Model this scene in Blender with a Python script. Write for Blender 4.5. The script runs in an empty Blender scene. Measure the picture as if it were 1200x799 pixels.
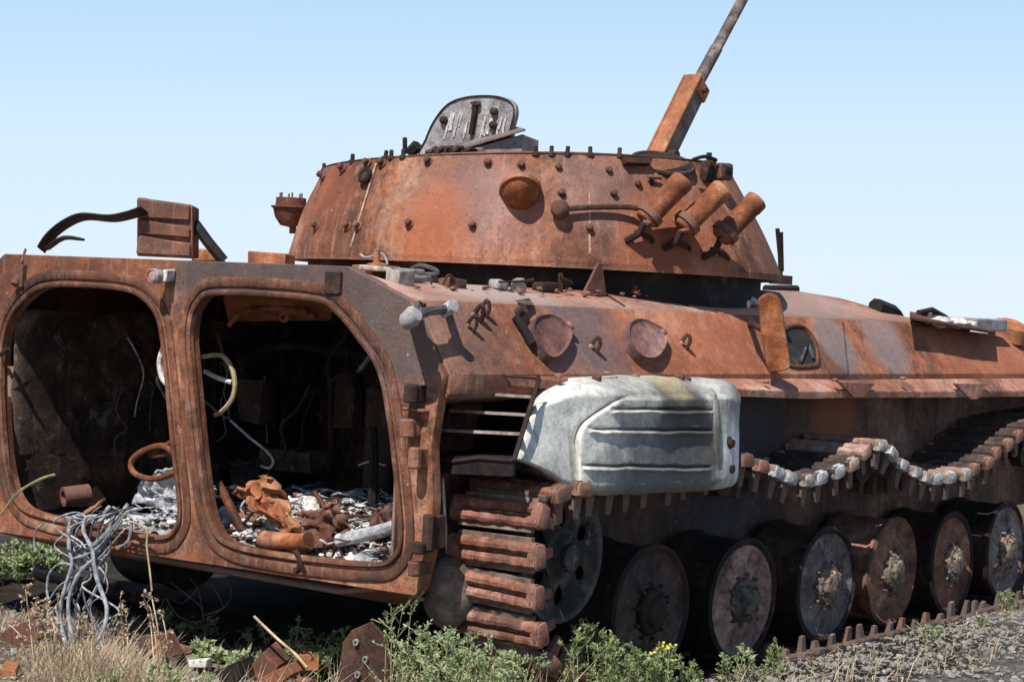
import bpy, bmesh, math, random
from mathutils import Vector, Matrix, Quaternion, noise
V = Vector
R = math.radians
random.seed(7)
scene = bpy.context.scene
col = scene.collection
# ------------------------------------------------------------------ camera
CAM = V((-5.0732622, -5.72275842, 1.50492556))
FW = V((0.78311646, 0.62156204, -0.0197291)); RT = V((0.62174051, -0.78189297, 0.04563022)); UP = V((-0.01293597, 0.04800016, 0.99876356))
FPX = 2196.74                      # focal length in photograph pixels (1200 wide)
cd = bpy.data.cameras.new('camera'); cam = bpy.data.objects.new('camera', cd); col.objects.link(cam)
cd.sensor_width = 36.0; cd.lens = FPX * 36.0 / 1200.0; cd.clip_start = 0.1; cd.clip_end = 6000
cam.matrix_world = Matrix(((RT.x, UP.x, -FW.x, CAM.x), (RT.y, UP.y, -FW.y, CAM.y), (RT.z, UP.z, -FW.z, CAM.z), (0, 0, 0, 1)))
scene.camera = cam
# ------------------------------------------------------------------ sky and sun
SUN = V((-0.55, -0.085, 0.83)).normalized()
w = bpy.data.worlds.new('World'); scene.world = w; w.use_nodes = True
nt = w.node_tree; nt.nodes.clear()
sk = nt.nodes.new('ShaderNodeTexSky'); sk.sky_type = 'NISHITA'; sk.sun_disc = False
sk.sun_elevation = math.asin(SUN.z); sk.sun_rotation = math.atan2(SUN.x, SUN.y)
sk.altitude = 0; sk.air_density = 1.0; sk.dust_density = 0.0; sk.ozone_density = 3.0
bg = nt.nodes.new('ShaderNodeBackground'); bg.inputs[1].default_value = 0.11
wo = nt.nodes.new('ShaderNodeOutputWorld')
bw = nt.nodes.new('ShaderNodeRGBToBW'); mu = nt.nodes.new('ShaderNodeMath'); mu.operation = 'MULTIPLY'; mu.inputs[1].default_value = 0.1
rp = nt.nodes.new('ShaderNodeValToRGB'); el = rp.color_ramp.elements
for p_, c_ in ((0.28, (1.5, 2.5, 4.4, 1)), (0.44, (3.4, 4.9, 6.5, 1)), (0.60, (4.4, 5.65, 6.75, 1))): el.new(p_).color = c_
el[0].color = (0, 0, 0, 1); el[-1].color = (5.4, 6.15, 6.75, 1)
nt.links.new(sk.outputs[0], bw.inputs[0]); nt.links.new(bw.outputs[0], mu.inputs[0]); nt.links.new(mu.outputs[0], rp.inputs[0])
nt.links.new(rp.outputs[0], bg.inputs[0]); nt.links.new(bg.outputs[0], wo.inputs[0])
sd = bpy.data.lights.new('sun', 'SUN'); sd.energy = 5.0; sd.angle = R(0.5); sd.color = (1.0, 0.95, 0.88)
so = bpy.data.objects.new('sun', sd); col.objects.link(so); so.location = (-20, -6, 28)
so.rotation_euler = SUN.to_track_quat('Z', 'Y').to_euler()
scene.view_settings.view_transform = 'Standard'; scene.view_settings.look = 'None'
scene.view_settings.exposure = 0.45; scene.view_settings.gamma = 1.0
try:
    scene.view_settings.use_curve_mapping = False
except Exception:
    pass
scene.cycles.max_bounces = 6

# ------------------------------------------------------------------ helpers: points read off the photograph, put on real planes
def ray(u, v):
    return FW + (u - 600) / FPX * RT - (v - 399.5) / FPX * UP
def on(ax, val, u, v):
    d = ray(u, v); i = 'xyz'.index(ax); t = (val - CAM[i]) / d[i]
    return CAM + d * t
def onp(p0, n, u, v):
    d = ray(u, v); t = (p0 - CAM).dot(n) / d.dot(n)
    return CAM + d * t
ALB = 0.84       # sunlit readings scaled to base colours
def lin(r, g, b):
    def f(c):
        c /= 255.0
        return c / 12.92 if c <= 0.04045 else ((c + 0.055) / 1.055) ** 2.4
    return (f(r) * ALB, f(g) * ALB, f(b) * ALB, 1.0)

# ------------------------------------------------------------------ materials
class NT:
    def __init__(s, name):
        m = bpy.data.materials.new(name); m.use_nodes = True; s.m = m; s.t = m.node_tree; s.t.nodes.clear()
        s.out = s.n('ShaderNodeOutputMaterial'); s.b = s.n('ShaderNodeBsdfPrincipled'); s.l(s.b.outputs[0], s.out.inputs[0])
        s.geo = s.n('ShaderNodeNewGeometry'); s.pos = s.geo.outputs['Position']
    def n(s, k): return s.t.nodes.new(k)
    def l(s, a, b): s.t.links.new(a, b)
    def scaled(s, sc):
        mp = s.n('ShaderNodeMapping'); mp.inputs['Scale'].default_value = sc; s.l(s.pos, mp.inputs[0]); return mp.outputs[0]
    def noise(s, scale, detail=6, rough=0.6, vec=None, off=0.0, dist=0.0):
        k = s.n('ShaderNodeTexNoise'); k.inputs['Scale'].default_value = scale; k.inputs['Detail'].default_value = detail
        k.inputs['Roughness'].default_value = rough; k.inputs['Distortion'].default_value = dist
        if off:
            mp = s.n('ShaderNodeMapping'); mp.inputs['Location'].default_value = (off, off * 1.7, -off); s.l(vec or s.pos, mp.inputs[0]); vec = mp.outputs[0]
        s.l(vec or s.pos, k.inputs['Vector']); return k.outputs['Fac']
    def ramp(s, fac, stops, interp='LINEAR'):
        k = s.n('ShaderNodeValToRGB'); e = k.color_ramp.elements; k.color_ramp.interpolation = interp
        while len(e) < len(stops): e.new(0.5)
        for i, (p, c) in enumerate(stops):
            e[i].position = p; e[i].color = c if len(c) == 4 else (*c, 1)
        s.l(fac, k.inputs[0]); return k.outputs[0]
    def mask(s, fac, lo, hi):
        k = s.n('ShaderNodeMapRange'); k.interpolation_type = 'SMOOTHSTEP'
        k.inputs[1].default_value = lo; k.inputs[2].default_value = hi; s.l(fac, k.inputs[0]); return k.outputs[0]
    def math(s, op, a, b):
        k = s.n('ShaderNodeMath'); k.operation = op
        for i, x in enumerate((a, b)):
            if isinstance(x, (int, float)): k.inputs[i].default_value = x
            else: s.l(x, k.inputs[i])
        return k.outputs[0]
    def mix(s, fac, a, b, blend='MIX'):
        k = s.n('ShaderNodeMix'); k.data_type = 'RGBA'; k.blend_type = blend
        for sock, x in ((k.inputs[0], fac), (k.inputs[6], a), (k.inputs[7], b)):
            if isinstance(x, (int, float)): sock.default_value = x
            elif isinstance(x, tuple): sock.default_value = x if len(x) == 4 else (*x, 1)
            else: s.l(x, sock)
        return k.outputs[2]
    def spot(s, c, r, soft, nz, amt):
        # a stain of its own: distance from a point on the thing, its edge broken by noise
        k = s.n('ShaderNodeVectorMath'); k.operation = 'DISTANCE'; s.l(s.pos, k.inputs[0]); k.inputs[1].default_value = c
        d = s.math('ADD', k.outputs['Value'], s.math('MULTIPLY', s.math('SUBTRACT', nz, 0.5), soft * 2.2))
        mr = s.n('ShaderNodeMapRange'); mr.interpolation_type = 'SMOOTHSTEP'
        mr.inputs[1].default_value = r - soft * 0.5; mr.inputs[2].default_value = r + soft * 0.5
        mr.inputs[3].default_value = amt; mr.inputs[4].default_value = 0.0
        s.l(d, mr.inputs[0]); return mr.outputs[0]
    def bump(s, h, strength, dist=0.01):
        k = s.n('ShaderNodeBump'); k.inputs['Strength'].default_value = strength; k.inputs['Distance'].default_value = dist
        s.l(h, k.inputs['Height']); s.l(k.outputs[0], s.b.inputs['Normal'])

DARK, MID, ORG, PALE = lin(74, 46, 36), lin(130, 80, 56), lin(168, 104, 72), lin(200, 156, 130)
ASH, SOOT, GREY = lin(176, 170, 164), lin(30, 27, 26), lin(112, 106, 106)
def rust(name, cols=(DARK, MID, ORG, PALE), scale=1.6, ash=0.25, soot=0.35, streak=0.35, spots=(), rough=0.78, off=0.0, bump=0.5, metal=0.0, mott=0.75):
    t = NT(name)
    n1 = t.noise(scale, 12, 0.70, off=off + 0.01, dist=0.35)
    c = t.ramp(n1, [(0.34, cols[0]), (0.45, cols[1]), (0.545, cols[2]), (0.66, cols[3])])
    n2 = t.noise(20, 10, 0.78, off=off + 3)
    c = t.mix(mott, c, t.ramp(n2, [(0.36, (0.36, 0.33, 0.33)), (0.50, (0.96, 0.96, 0.96)), (0.64, (1.38, 1.36, 1.34))]), 'MULTIPLY')
    nd = t.noise(7.0, 8, 0.75, off=off + 31)      # greyed, burnt-paint blotches
    c = t.mix(t.math('MULTIPLY', t.mask(nd, 0.51, 0.60), 0.36), c, lin(116, 94, 80))
    ne = t.noise(2.6, 10, 0.74, off=off + 51, dist=0.3)      # dark scorches
    c = t.mix(t.math('MULTIPLY', t.mask(ne, 0.51, 0.60), 0.68), c, lin(64, 42, 34))
    nl = t.noise(0.8, 6, 0.62, off=off + 71, dist=0.8)       # broad browned areas
    c = t.mix(t.math('MULTIPLY', t.mask(nl, 0.46, 0.60), 0.42), c, t.mix(0.5, cols[0], cols[1]))
    st = t.noise(1.0, 8, 0.66, vec=t.scaled((24, 24, 1.3)), off=off + 5)
    c = t.mix(t.math('MULTIPLY', t.mask(st, 0.54, 0.66), streak), c, cols[0])
    c = t.mix(t.math('MULTIPLY', t.mask(st, 0.45, 0.36), streak * 0.7), c, cols[3])
    na = t.noise(5.5, 11, 0.78, off=off + 9)
    c = t.mix(t.math('MULTIPLY', t.mask(na, 0.56, 0.63), ash), c, ASH)
    ns = t.noise(1.15, 8, 0.6, off=off + 14)
    c = t.mix(t.math('MULTIPLY', t.mask(ns, 0.50, 0.64), soot), c, SOOT)
    nz = t.noise(3.5, 8, 0.7, off=off + 20)
    for ce, r, soft, colr, amt in spots:
        c = t.mix(t.spot(ce, r, soft, nz, amt), c, colr)
    fine = t.noise(80, 5, 0.75)
    c = t.mix(t.math('MULTIPLY', t.mask(fine, 0.58, 0.66), 0.65), c, SOOT)
    sp = t.noise(48, 5, 0.7, off=off + 41)
    c = t.mix(t.math('MULTIPLY', t.mask(sp, 0.66, 0.70), 0.6), c, lin(206, 190, 178))
    pt = t.geo.outputs['Pointiness']              # darker in the corners, bare worn edges
    c = t.mix(t.math('MULTIPLY', t.mask(pt, 0.48, 0.40), 0.75), c, SOOT)
    c = t.mix(t.math('MULTIPLY', t.mask(pt, 0.54, 0.62), 0.45), c, cols[3])
    t.l(c, t.b.inputs['Base Color'])
    t.b.inputs['Roughness'].default_value = rough; t.b.inputs['Metallic'].default_value = metal
    t.b.inputs['Specular IOR Level'].default_value = 0.3
    t.bump(t.math('ADD', t.math('ADD', t.math('MULTIPLY', n2, 1.0), t.math('MULTIPLY', nd, 1.6)), t.math('MULTIPLY', fine, 0.6)), bump * 1.3, 0.010)
    return t.m
def plain(name, c0, c1, scale=20, rough=0.8, bump=0.4, c2=None, trans=0.0):
    t = NT(name)
    n = t.noise(scale, 7, 0.65)
    st = [(0.33, c0), (0.62, c1)] + ([(0.74, c2)] if c2 else [])
    t.l(t.ramp(n, st), t.b.inputs['Base Color'])
    t.b.inputs['Roughness'].default_value = rough; t.b.inputs['Specular IOR Level'].default_value = 0.25
    t.bump(t.noise(scale * 3, 5, 0.7), bump, 0.006)
    return t.m
BLUEGREY = lin(98, 96, 104)
M = {}
M['rear'] = rust('rear_plate_metal', off=0.3, soot=0.25, ash=0.12, spots=[
    ((0.0, -0.35, 1.60), 0.40, 0.22, lin(84, 78, 80), 0.85), ((0.0, -0.9, 1.58), 0.22, 0.15, lin(86, 80, 82), 0.8), ((0.0, -1.2, 1.38), 0.22, 0.12, lin(100, 92, 90), 0.7),
    ((0.0, 1.0, 0.95), 0.34, 0.2, lin(80, 50, 40), 0.6)])
M['frame'] = rust('door_frame_metal', cols=(lin(56, 35, 28), lin(102, 62, 46), lin(138, 84, 60), lin(180, 138, 114)), off=7.1, scale=3.2, soot=0.3, ash=0.2, mott=0.9)
M['side'] = rust('side_plate_metal', cols=(lin(84, 54, 42), lin(144, 88, 64), lin(182, 116, 84), lin(206, 166, 142)), off=4.4, soot=0.12, ash=0.16, scale=1.3, spots=[
    ((0.95, -1.3, 1.42), 0.26, 0.26, lin(104, 92, 96), 0.75), ((0.2, -1.3, 1.4), 0.2, 0.2, lin(100, 84, 80), 0.6),
    ((3.0, -1.3, 1.4), 0.16, 0.1, lin(124, 118, 118), 0.8), ((3.55, -1.3, 1.4), 0.2, 0.12, lin(142, 128, 126), 0.7),
    ((1.75, -1.3, 1.38), 0.5, 0.4, lin(182, 108, 74), 0.45), ((4.6, -1.3, 1.35), 0.7, 0.4, lin(172, 104, 72), 0.5)])
M['roof'] = rust('roof_metal', cols=(lin(122, 80, 64), lin(172, 116, 94), lin(196, 140, 118), lin(212, 178, 162)), off=2.2, soot=0.05, ash=0.3, streak=0.1, spots=[
    ((0.7, -1.05, 1.56), 0.3, 0.14, lin(168, 158, 152), 0.75), ((3.1, -0.9, 1.6), 0.45, 0.2, lin(140, 128, 124), 0.6)])
M['turret'] = rust('turret_metal', cols=(lin(72, 46, 36), lin(126, 80, 58), lin(164, 106, 76), lin(196, 158, 134)), off=11.3, soot=0.15, ash=0.14, scale=1.45, streak=0.5, spots=[
    ((1.28, -0.55, 1.95), 0.17, 0.26, lin(160, 124, 120), 0.7), ((1.15, -0.35, 2.02), 0.2, 0.25, lin(124, 96, 92), 0.55), 
    ((1.55, -0.9, 2.02), 0.22, 0.2, lin(150, 118, 112), 0.5), ((2.7, -1.0, 1.9), 0.3, 0.2, lin(130, 86, 70), 0.5), ((1.25, -0.25, 1.78), 0.22, 0.2, lin(176, 100, 64), 0.7), ((1.9, -1.05, 1.76), 0.3, 0.16, lin(172, 100, 68), 0.6), ((1.32, .35, 1.95), 0.2, 0.2, lin(150, 82, 56), 0.6)])
M['turret_top'] = rust('turret_roof_metal', off=6.6, soot=0.3)
M['dark'] = rust('sooty_metal', cols=(lin(22, 17, 16), lin(40, 31, 28), lin(62, 42, 34), lin(84, 62, 52)), off=8.8, soot=0.55, ash=0.06, rough=0.85)
M['belly'] = rust('hull_side_metal', cols=(lin(56, 46, 44), lin(96, 76, 68), lin(132, 94, 76), lin(156, 128, 114)), off=5.8, soot=0.3, ash=0.08, spots=[
    ((2.3, -1.1, 0.95), 0.5, 0.3, lin(62, 68, 82), 0.7), ((3.3, -1.16, 1.0), 0.25, 0.2, lin(156, 98, 70), 0.8)])
def soot_mat():
    t = NT('soot_black'); n = t.noise(5, 9, 0.7)
    t.l(t.ramp(n, [(0.42, lin(16, 15, 15)), (0.53, lin(32, 28, 26)), (0.60, lin(62, 52, 47)), (0.70, lin(120, 108, 100))]), t.b.inputs['Base Color'])
    t.b.inputs['Roughness'].default_value = 0.9; t.bump(t.noise(30, 6, 0.7), 0.6, 0.01); return t.m
M['soot'] = soot_mat()
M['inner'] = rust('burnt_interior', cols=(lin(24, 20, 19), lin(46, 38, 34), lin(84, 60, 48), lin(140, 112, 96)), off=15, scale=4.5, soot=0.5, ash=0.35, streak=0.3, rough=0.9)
M['orange'] = rust('orange_rust', cols=(lin(90, 50, 34), lin(144, 82, 48), lin(176, 104, 62), lin(196, 146, 110)), off=1.7, scale=4, soot=0.12, ash=0.1)
M['brownrust'] = rust('brown_rust', cols=(lin(58, 34, 28), lin(92, 54, 42), lin(124, 74, 56), lin(150, 112, 98)), off=3.7, scale=4, soot=0.2, ash=0.15)
M['link'] = rust('track_rust', cols=(lin(84, 52, 44), lin(132, 82, 66), lin(158, 104, 84), lin(184, 148, 132)), off=9.7, scale=7, soot=0.1, ash=0.2)
M['linkplate'] = plain('track_plate_dust', lin(78, 64, 56), lin(138, 120, 106), 14, c2=lin(160, 146, 132))
M['linkash'] = plain('track_ash', lin(104, 98, 92), lin(186, 180, 172), 26, c2=lin(226, 220, 212), bump=0.8)
M['grey'] = rust('grey_scorched_steel', cols=(lin(92, 88, 90), lin(142, 138, 142), lin(168, 166, 168), lin(204, 202, 202)), off=2.9, scale=3, soot=0.15, ash=0.45, streak=0.2)
M['barrel'] = rust('barrel_steel', cols=(lin(62, 52, 50), lin(98, 86, 82), lin(122, 108, 102), lin(176, 168, 160)), off=1.9, scale=9, soot=0.1, ash=0.5, streak=0)
M['white'] = plain('white_ash', lin(150, 146, 140), lin(238, 235, 230), 28, c2=lin(250, 249, 246))
M['greyash'] = plain('grey_ash', lin(112, 112, 114), lin(196, 197, 200), 26, c2=lin(232, 232, 232), bump=0.7)
M['ashdark'] = plain('dark_ash', lin(92, 90, 88), lin(156, 153, 150), 18, c2=lin(206, 204, 200), bump=0.8)
M['bluegreyash'] = plain('blue_grey_ash', lin(40, 46, 56), lin(72, 82, 98), 10, c2=lin(98, 106, 120), bump=0.7)
M['pine'] = plain('splintered_wood', lin(120, 82, 54), lin(172, 128, 90), 14)
M['darkplate'] = rust('dark_plate', cols=(lin(40, 26, 20), lin(66, 42, 32), lin(92, 58, 42), lin(120, 84, 66)), off=5.5, scale=6, soot=0.2, ash=0.1)
M['cable'] = plain('burnt_cable', lin(98, 101, 106), lin(172, 177, 184), 30, c2=lin(226, 228, 230), bump=0.6)
M['darkcable'] = plain('dark_cable', lin(44, 44, 48), lin(92, 94, 100), 40)
M['straw'] = plain('dry_straw', lin(140, 118, 88), lin(196, 178, 146), 12, c2=lin(214, 200, 172))
M['black'] = plain('charred_black', lin(16, 15, 15), lin(40, 36, 34), 18, c2=lin(66, 56, 50))
M['louvre'] = plain('sooty_louvre', lin(96, 84, 78), lin(178, 166, 156), 18, c2=lin(208, 198, 190))
M['crumb'] = plain('crumbled_hub', lin(48, 36, 30), lin(150, 132, 118), 34, c2=lin(226, 218, 208), bump=0.8)
M['crumbdark'] = plain('crumbled_hub_dark', lin(36, 32, 30), lin(110, 102, 94), 18, c2=lin(150, 142, 132), bump=0.8)
M['palebead'] = plain('pale_weld', lin(150, 108, 88), lin(204, 176, 158), 30)
M['lens'] = plain('tail_light_lens', lin(150, 96, 104), lin(190, 150, 152), 40, rough=0.35, bump=0.1)

def float_mat():
    t = NT('burnt_alloy')
    n1 = t.noise(3.0, 9, 0.66)
    c = t.ramp(n1, [(0.34, lin(124, 123, 119)), (0.45, lin(156, 155, 150)), (0.55, lin(182, 181, 175)), (0.68, lin(216, 214, 208))])
    nz = t.noise(4.5, 8, 0.7, off=3)
    for ce, r, soft, cc, a in [((1.22, -1.6, 1.10), 0.17, 0.14, lin(74, 72, 68), 0.85), ((1.26, -1.6, 0.95), 0.24, 0.16, lin(66, 64, 62), 0.8), ((0.95, -1.6, 0.85), 0.17, 0.12, lin(72, 71, 70), 0.8),
                               ((0.95, -1.58, 0.86), 0.2, 0.16, lin(104, 106, 110), 0.6), ((1.22, -1.5, 1.21), 0.11, 0.09, lin(190, 172, 128), 0.55),
                               ((0.45, -1.6, 1.1), 0.24, 0.2, lin(236, 235, 226), 0.85), ((1.62, -1.6, 0.95), 0.13, 0.1, lin(240, 240, 240), 0.8)]:
        c = t.mix(t.spot(ce, r, soft, nz, a), c, cc)
    st = t.noise(1.0, 6, 0.65, vec=t.scaled((26, 26, 1.4)))
    c = t.mix(t.math('MULTIPLY', t.mask(st, 0.52, 0.66), 0.4), c, lin(92, 94, 96))
    pt = t.geo.outputs['Pointiness']
    c = t.mix(t.math('MULTIPLY', t.mask(pt, 0.49, 0.42), 0.5), c, lin(80, 76, 72))
    f = t.noise(40, 8, 0.75)
    c = t.mix(0.8, c, t.ramp(f, [(0.36, (0.62, 0.62, 0.60)), (0.5, (0.97, 0.97, 0.97)), (0.64, (1.16, 1.16, 1.15))]), 'MULTIPLY')
    t.l(c, t.b.inputs['Base Color']); t.b.inputs['Roughness'].default_value = 0.7
    t.bump(t.math('ADD', f, t.math('MULTIPLY', n1, 2.0)), 0.45, 0.008); return t.m
M['float'] = float_mat()

def ground_mat():
    t = NT('ashy_soil')
    n1 = t.noise(1.1, 10, 0.66); n2 = t.noise(14, 8, 0.72)
    c = t.ramp(n1, [(0.3, lin(74, 60, 48)), (0.46, lin(112, 98, 82)), (0.6, lin(148, 136, 120)), (0.75, lin(170, 158, 138))])
    nz = t.noise(2.5, 8, 0.7, off=4)
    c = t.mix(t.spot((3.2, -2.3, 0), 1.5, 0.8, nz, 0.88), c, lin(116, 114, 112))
    c = t.mix(t.spot((2.5, -0.2, 0), 2.15, 0.6, nz, 0.93), c, lin(26, 22, 20))  # charred soil, painted near-black to deepen the shade under the hull
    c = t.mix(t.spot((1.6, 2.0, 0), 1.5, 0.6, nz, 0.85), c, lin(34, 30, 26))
    c = t.mix(0.85, c, t.ramp(n2, [(0.34, (0.35, 0.34, 0.33)), (0.52, (0.95, 0.95, 0.95)), (0.68, (1.35, 1.33, 1.3))]), 'MULTIPLY')
    t.l(c, t.b.inputs['Base Color']); t.b.inputs['Roughness'].default_value = 0.95; t.b.inputs['Specular IOR Level'].default_value = 0.1
    t.bump(t.math('ADD', n2, t.math('MULTIPLY', t.noise(70, 5, 0.7), 0.5)), 0.9, 0.02); return t.m
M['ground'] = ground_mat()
def leaf_mat(name, c0, c1, c2):
    t = NT(name); oi = t.noise(34, 3, 0.6)
    c = t.ramp(oi, [(0.32, c0), (0.5, c1), (0.7, c2)])
    t.l(c, t.b.inputs['Base Color']); t.b.inputs['Roughness'].default_value = 0.6; t.b.inputs['Specular IOR Level'].default_value = 0.2
    tr = t.n('ShaderNodeBsdfTranslucent'); t.l(c, tr.inputs[0])
    mx = t.n('ShaderNodeMixShader'); mx.inputs[0].default_value = 0.3
    t.l(t.b.outputs[0], mx.inputs[1]); t.l(tr.outputs[0], mx.inputs[2]); t.l(mx.outputs[0], t.out.inputs[0]); return t.m
M['leaf'] = leaf_mat('weed_leaf', lin(90, 108, 70), lin(136, 154, 104), lin(188, 198, 148))
M['leaf2'] = leaf_mat('pale_weed_leaf', lin(118, 134, 92), lin(168, 182, 134), lin(212, 218, 180))
M['drygrass'] = leaf_mat('dry_grass_blade', lin(150, 124, 98), lin(206, 186, 156), lin(232, 220, 196))
M['seed'] = leaf_mat('dry_seed_head', lin(150, 126, 108), lin(196, 172, 152), lin(220, 204, 186))
M['stem'] = plain('pale_stem', lin(120, 120, 84), lin(176, 170, 128), 20)
M['twig'] = plain('dead_twig', lin(48, 42, 38), lin(92, 82, 74), 20)
M['yellow'] = plain('yellow_petal', lin(206, 180, 60), lin(232, 212, 96), 20, bump=0.1)
M['stone'] = plain('pale_stone', lin(84, 81, 78), lin(150, 147, 143), 9, c2=lin(226, 223, 218), bump=0.7)
M['tint_bluegrey'] = rust('wheel_bluegrey', cols=(lin(66, 58, 56), lin(108, 98, 96), lin(142, 130, 126), lin(188, 170, 158)), off=3.1, scale=5, soot=0.2, ash=0.15, streak=0.2)
M['tint_brown'] = rust('wheel_brown', cols=(lin(86, 62, 54), lin(148, 114, 102), lin(184, 150, 136), lin(208, 184, 172)), off=5.1, scale=5, soot=0.15, ash=0.15, streak=0.2)
M['tint_redbrown'] = rust('wheel_redbrown', cols=(lin(74, 46, 36), lin(130, 84, 66), lin(168, 118, 94), lin(200, 160, 138)), off=6.1, scale=5, soot=0.2, ash=0.12, streak=0.2)
M['tint_dark'] = rust('wheel_dark', cols=(lin(42, 36, 36), lin(72, 60, 58), lin(100, 80, 72), lin(132, 114, 106)), off=7.1, scale=5, soot=0.3, ash=0.1, streak=0.2)

# ------------------------------------------------------------------ mesh builder
def nvec(p):     # repeatable vector noise
    return V((noise.noise(p + V((9.3, -1.5, 3.1))), noise.noise(p + V((-4.7, 6.2, 0.9))), noise.noise(p + V((2.4, 8.8, -7.3)))))
class MB:
    def __init__(s): s.v = []; s.f = []
    def add(s, vs, fs):
        o = len(s.v); s.v += [V(p) for p in vs]; s.f += [tuple(i + o for i in f) for f in fs]; return s
    def box(s, c, size, m=None, taper=1.0):
        x, y, z = (q / 2 for q in size); pts = []
        for k in (-1, 1):
            tp = taper if k > 0 else 1.0
            for a, b in ((-1, -1), (1, -1), (1, 1), (-1, 1)): pts.append(V((a * x * tp, b * y * tp, k * z)))
        if m is not None: pts = [m @ p for p in pts]
        c = V(c)
        return s.add([p + c for p in pts], [(3, 2, 1, 0), (4, 5, 6, 7), (0, 1, 5, 4), (1, 2, 6, 5), (2, 3, 7, 6), (3, 0, 4, 7)])
    def rbox(s, c, size, r):
        bm = bmesh.new(); bmesh.ops.create_cube(bm, size=1.0)
        for v in bm.verts: v.co = V((v.co.x * size[0], v.co.y * size[1], v.co.z * size[2])) + V(c)
        bmesh.ops.bevel(bm, geom=bm.edges[:] + bm.verts[:], offset=r, segments=2, profile=0.6, affect='EDGES')
        bm.verts.index_update()
        s.add([v.co.copy() for v in bm.verts], [tuple(v.index for v in f.verts) for f in bm.faces]); bm.free(); return s
    def hexa(s, p):   # eight corners: bottom loop 0-3, top loop 4-7
        return s.add(p, [(3, 2, 1, 0), (4, 5, 6, 7), (0, 1, 5, 4), (1, 2, 6, 5), (2, 3, 7, 6), (3, 0, 4, 7)])
    def lathe(s, prof, c=(0, 0, 0), axis=(0, 0, 1), n=24, wob=0.0):
        # prof: (radius, height along axis) from start to end; closed where radius is 0
        c = V(c); q = V(axis).normalized().to_track_quat('Z', 'Y'); o = len(s.v); rows = []
        for r, h in prof:
            if r < 1e-6: rows.append([len(s.v)]); s.v.append(c + q @ V((0, 0, h)))
            else:
                row = []
                for i in range(n):
                    a = 2 * math.pi * i / n; rr = r * (1 + wob * math.sin(3 * a + h * 20) + wob * 0.6 * math.sin(7 * a))
                    row.append(len(s.v)); s.v.append(c + q @ V((rr * math.cos(a), rr * math.sin(a), h)))
                rows.append(row)
        for a, b in zip(rows, rows[1:]):
            for i in range(n):
                j = (i + 1) % n
                if len(a) == 1 and len(b) == 1: continue
                if len(a) == 1: s.f.append((a[0], b[j], b[i])[::-1] if False else (a[0], b[i], b[j])[::-1])
                elif len(b) == 1: s.f.append((a[i], a[j], b[0]))
                else: s.f.append((a[i], a[j], b[j], b[i]))
        return s
    def cyl(s, p0, p1, r0, r1=None, n=12):
        p0, p1 = V(p0), V(p1); L = (p1 - p0).length; r1 = r0 if r1 is None else r1
        return s.lathe([(0, 0), (r0, 0), (r1, L), (0, L)], p0, p1 - p0, n)
    def tube(s, pts, r, n=6, smooth=0, r1=None, wob=0.0):
        pts = [V(p) for p in pts]
        if smooth: pts = catmull(pts, smooth)
        o = len(s.v); N = len(pts); up = V((0.13, 0.31, 0.94)); rows = []
        for i, p in enumerate(pts):
            d = (pts[min(i + 1, N - 1)] - pts[max(i - 1, 0)])
            d = d.normalized() if d.length > 1e-9 else V((0, 0, 1))
            a = d.cross(up); a = a.normalized() if a.length > 1e-3 else d.cross(V((1, 0, 0))).normalized()
            b = a.cross(d); up = b
            rr = r * (1 + wob * noise.noise(p * 26) + wob * .6 * noise.noise(p * 71)) if r1 is None else r + (r1 - r) * i / max(1, N - 1)
            rows.append([len(s.v) + k for k in range(n)])
            for k in range(n):
                t = 2 * math.pi * k / n; s.v.append(p + a * (rr * math.cos(t)) + b * (rr * math.sin(t)))
        for a, b in zip(rows, rows[1:]):
            for k in range(n): s.f.append((a[k], a[(k + 1) % n], b[(k + 1) % n], b[k]))
        s.f.append(tuple(rows[0][::-1])); s.f.append(tuple(rows[-1])); return s
    def prism(s, pts, d, ):
        pts = [V(p) for p in pts]; d = V(d); n = len(pts)
        return s.add(pts + [p + d for p in pts], [tuple(range(n))[::-1], tuple(range(n, 2 * n))] + [(i, (i + 1) % n, n + (i + 1) % n, n + i) for i in range(n)])
    def rock(s, c, r, flat=0.7, rnd=random, sub=1):
        g = (1 + 5 ** .5) / 2
        base = [V(p).normalized() for p in ((-1, g, 0), (1, g, 0), (-1, -g, 0), (1, -g, 0), (0, -1, g), (0, 1, g), (0, -1, -g), (0, 1, -g), (g, 0, -1), (g, 0, 1), (-g, 0, -1), (-g, 0, 1))]
        fs = [(0, 11, 5), (0, 5, 1), (0, 1, 7), (0, 7, 10), (0, 10, 11), (1, 5, 9), (5, 11, 4), (11, 10, 2), (10, 7, 6), (7, 1, 8), (3, 9, 4), (3, 4, 2), (3, 2, 6), (3, 6, 8), (3, 8, 9), (4, 9, 5), (2, 4, 11), (6, 2, 10), (8, 6, 7), (9, 8, 1)]
        q = Quaternion((rnd.uniform(-1, 1), rnd.uniform(-1, 1), rnd.uniform(-1, 1), rnd.uniform(-1, 1))).normalized()
        st = (rnd.uniform(.7, 1.3), rnd.uniform(.7, 1.3), rnd.uniform(.7, 1.2) * flat); c = V(c)
        out = []
        for p in base:
            p = (q @ p) * rnd.uniform(.75, 1.15); out.append(c + V((p.x * st[0], p.y * st[1], p.z * st[2])) * r)
        return s.add(out, fs)
    def grid(s, fn, nu, nv, flip=False):
        o = len(s.v)
        for i in range(nu + 1):
            for j in range(nv + 1): s.v.append(V(fn(i / nu, j / nv)))
        for i in range(nu):
            for j in range(nv):
                a = o + i * (nv + 1) + j; q = (a, a + nv + 1, a + nv + 2, a + 1)
                s.f.append(q[::-1] if flip else q)
        return s
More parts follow.
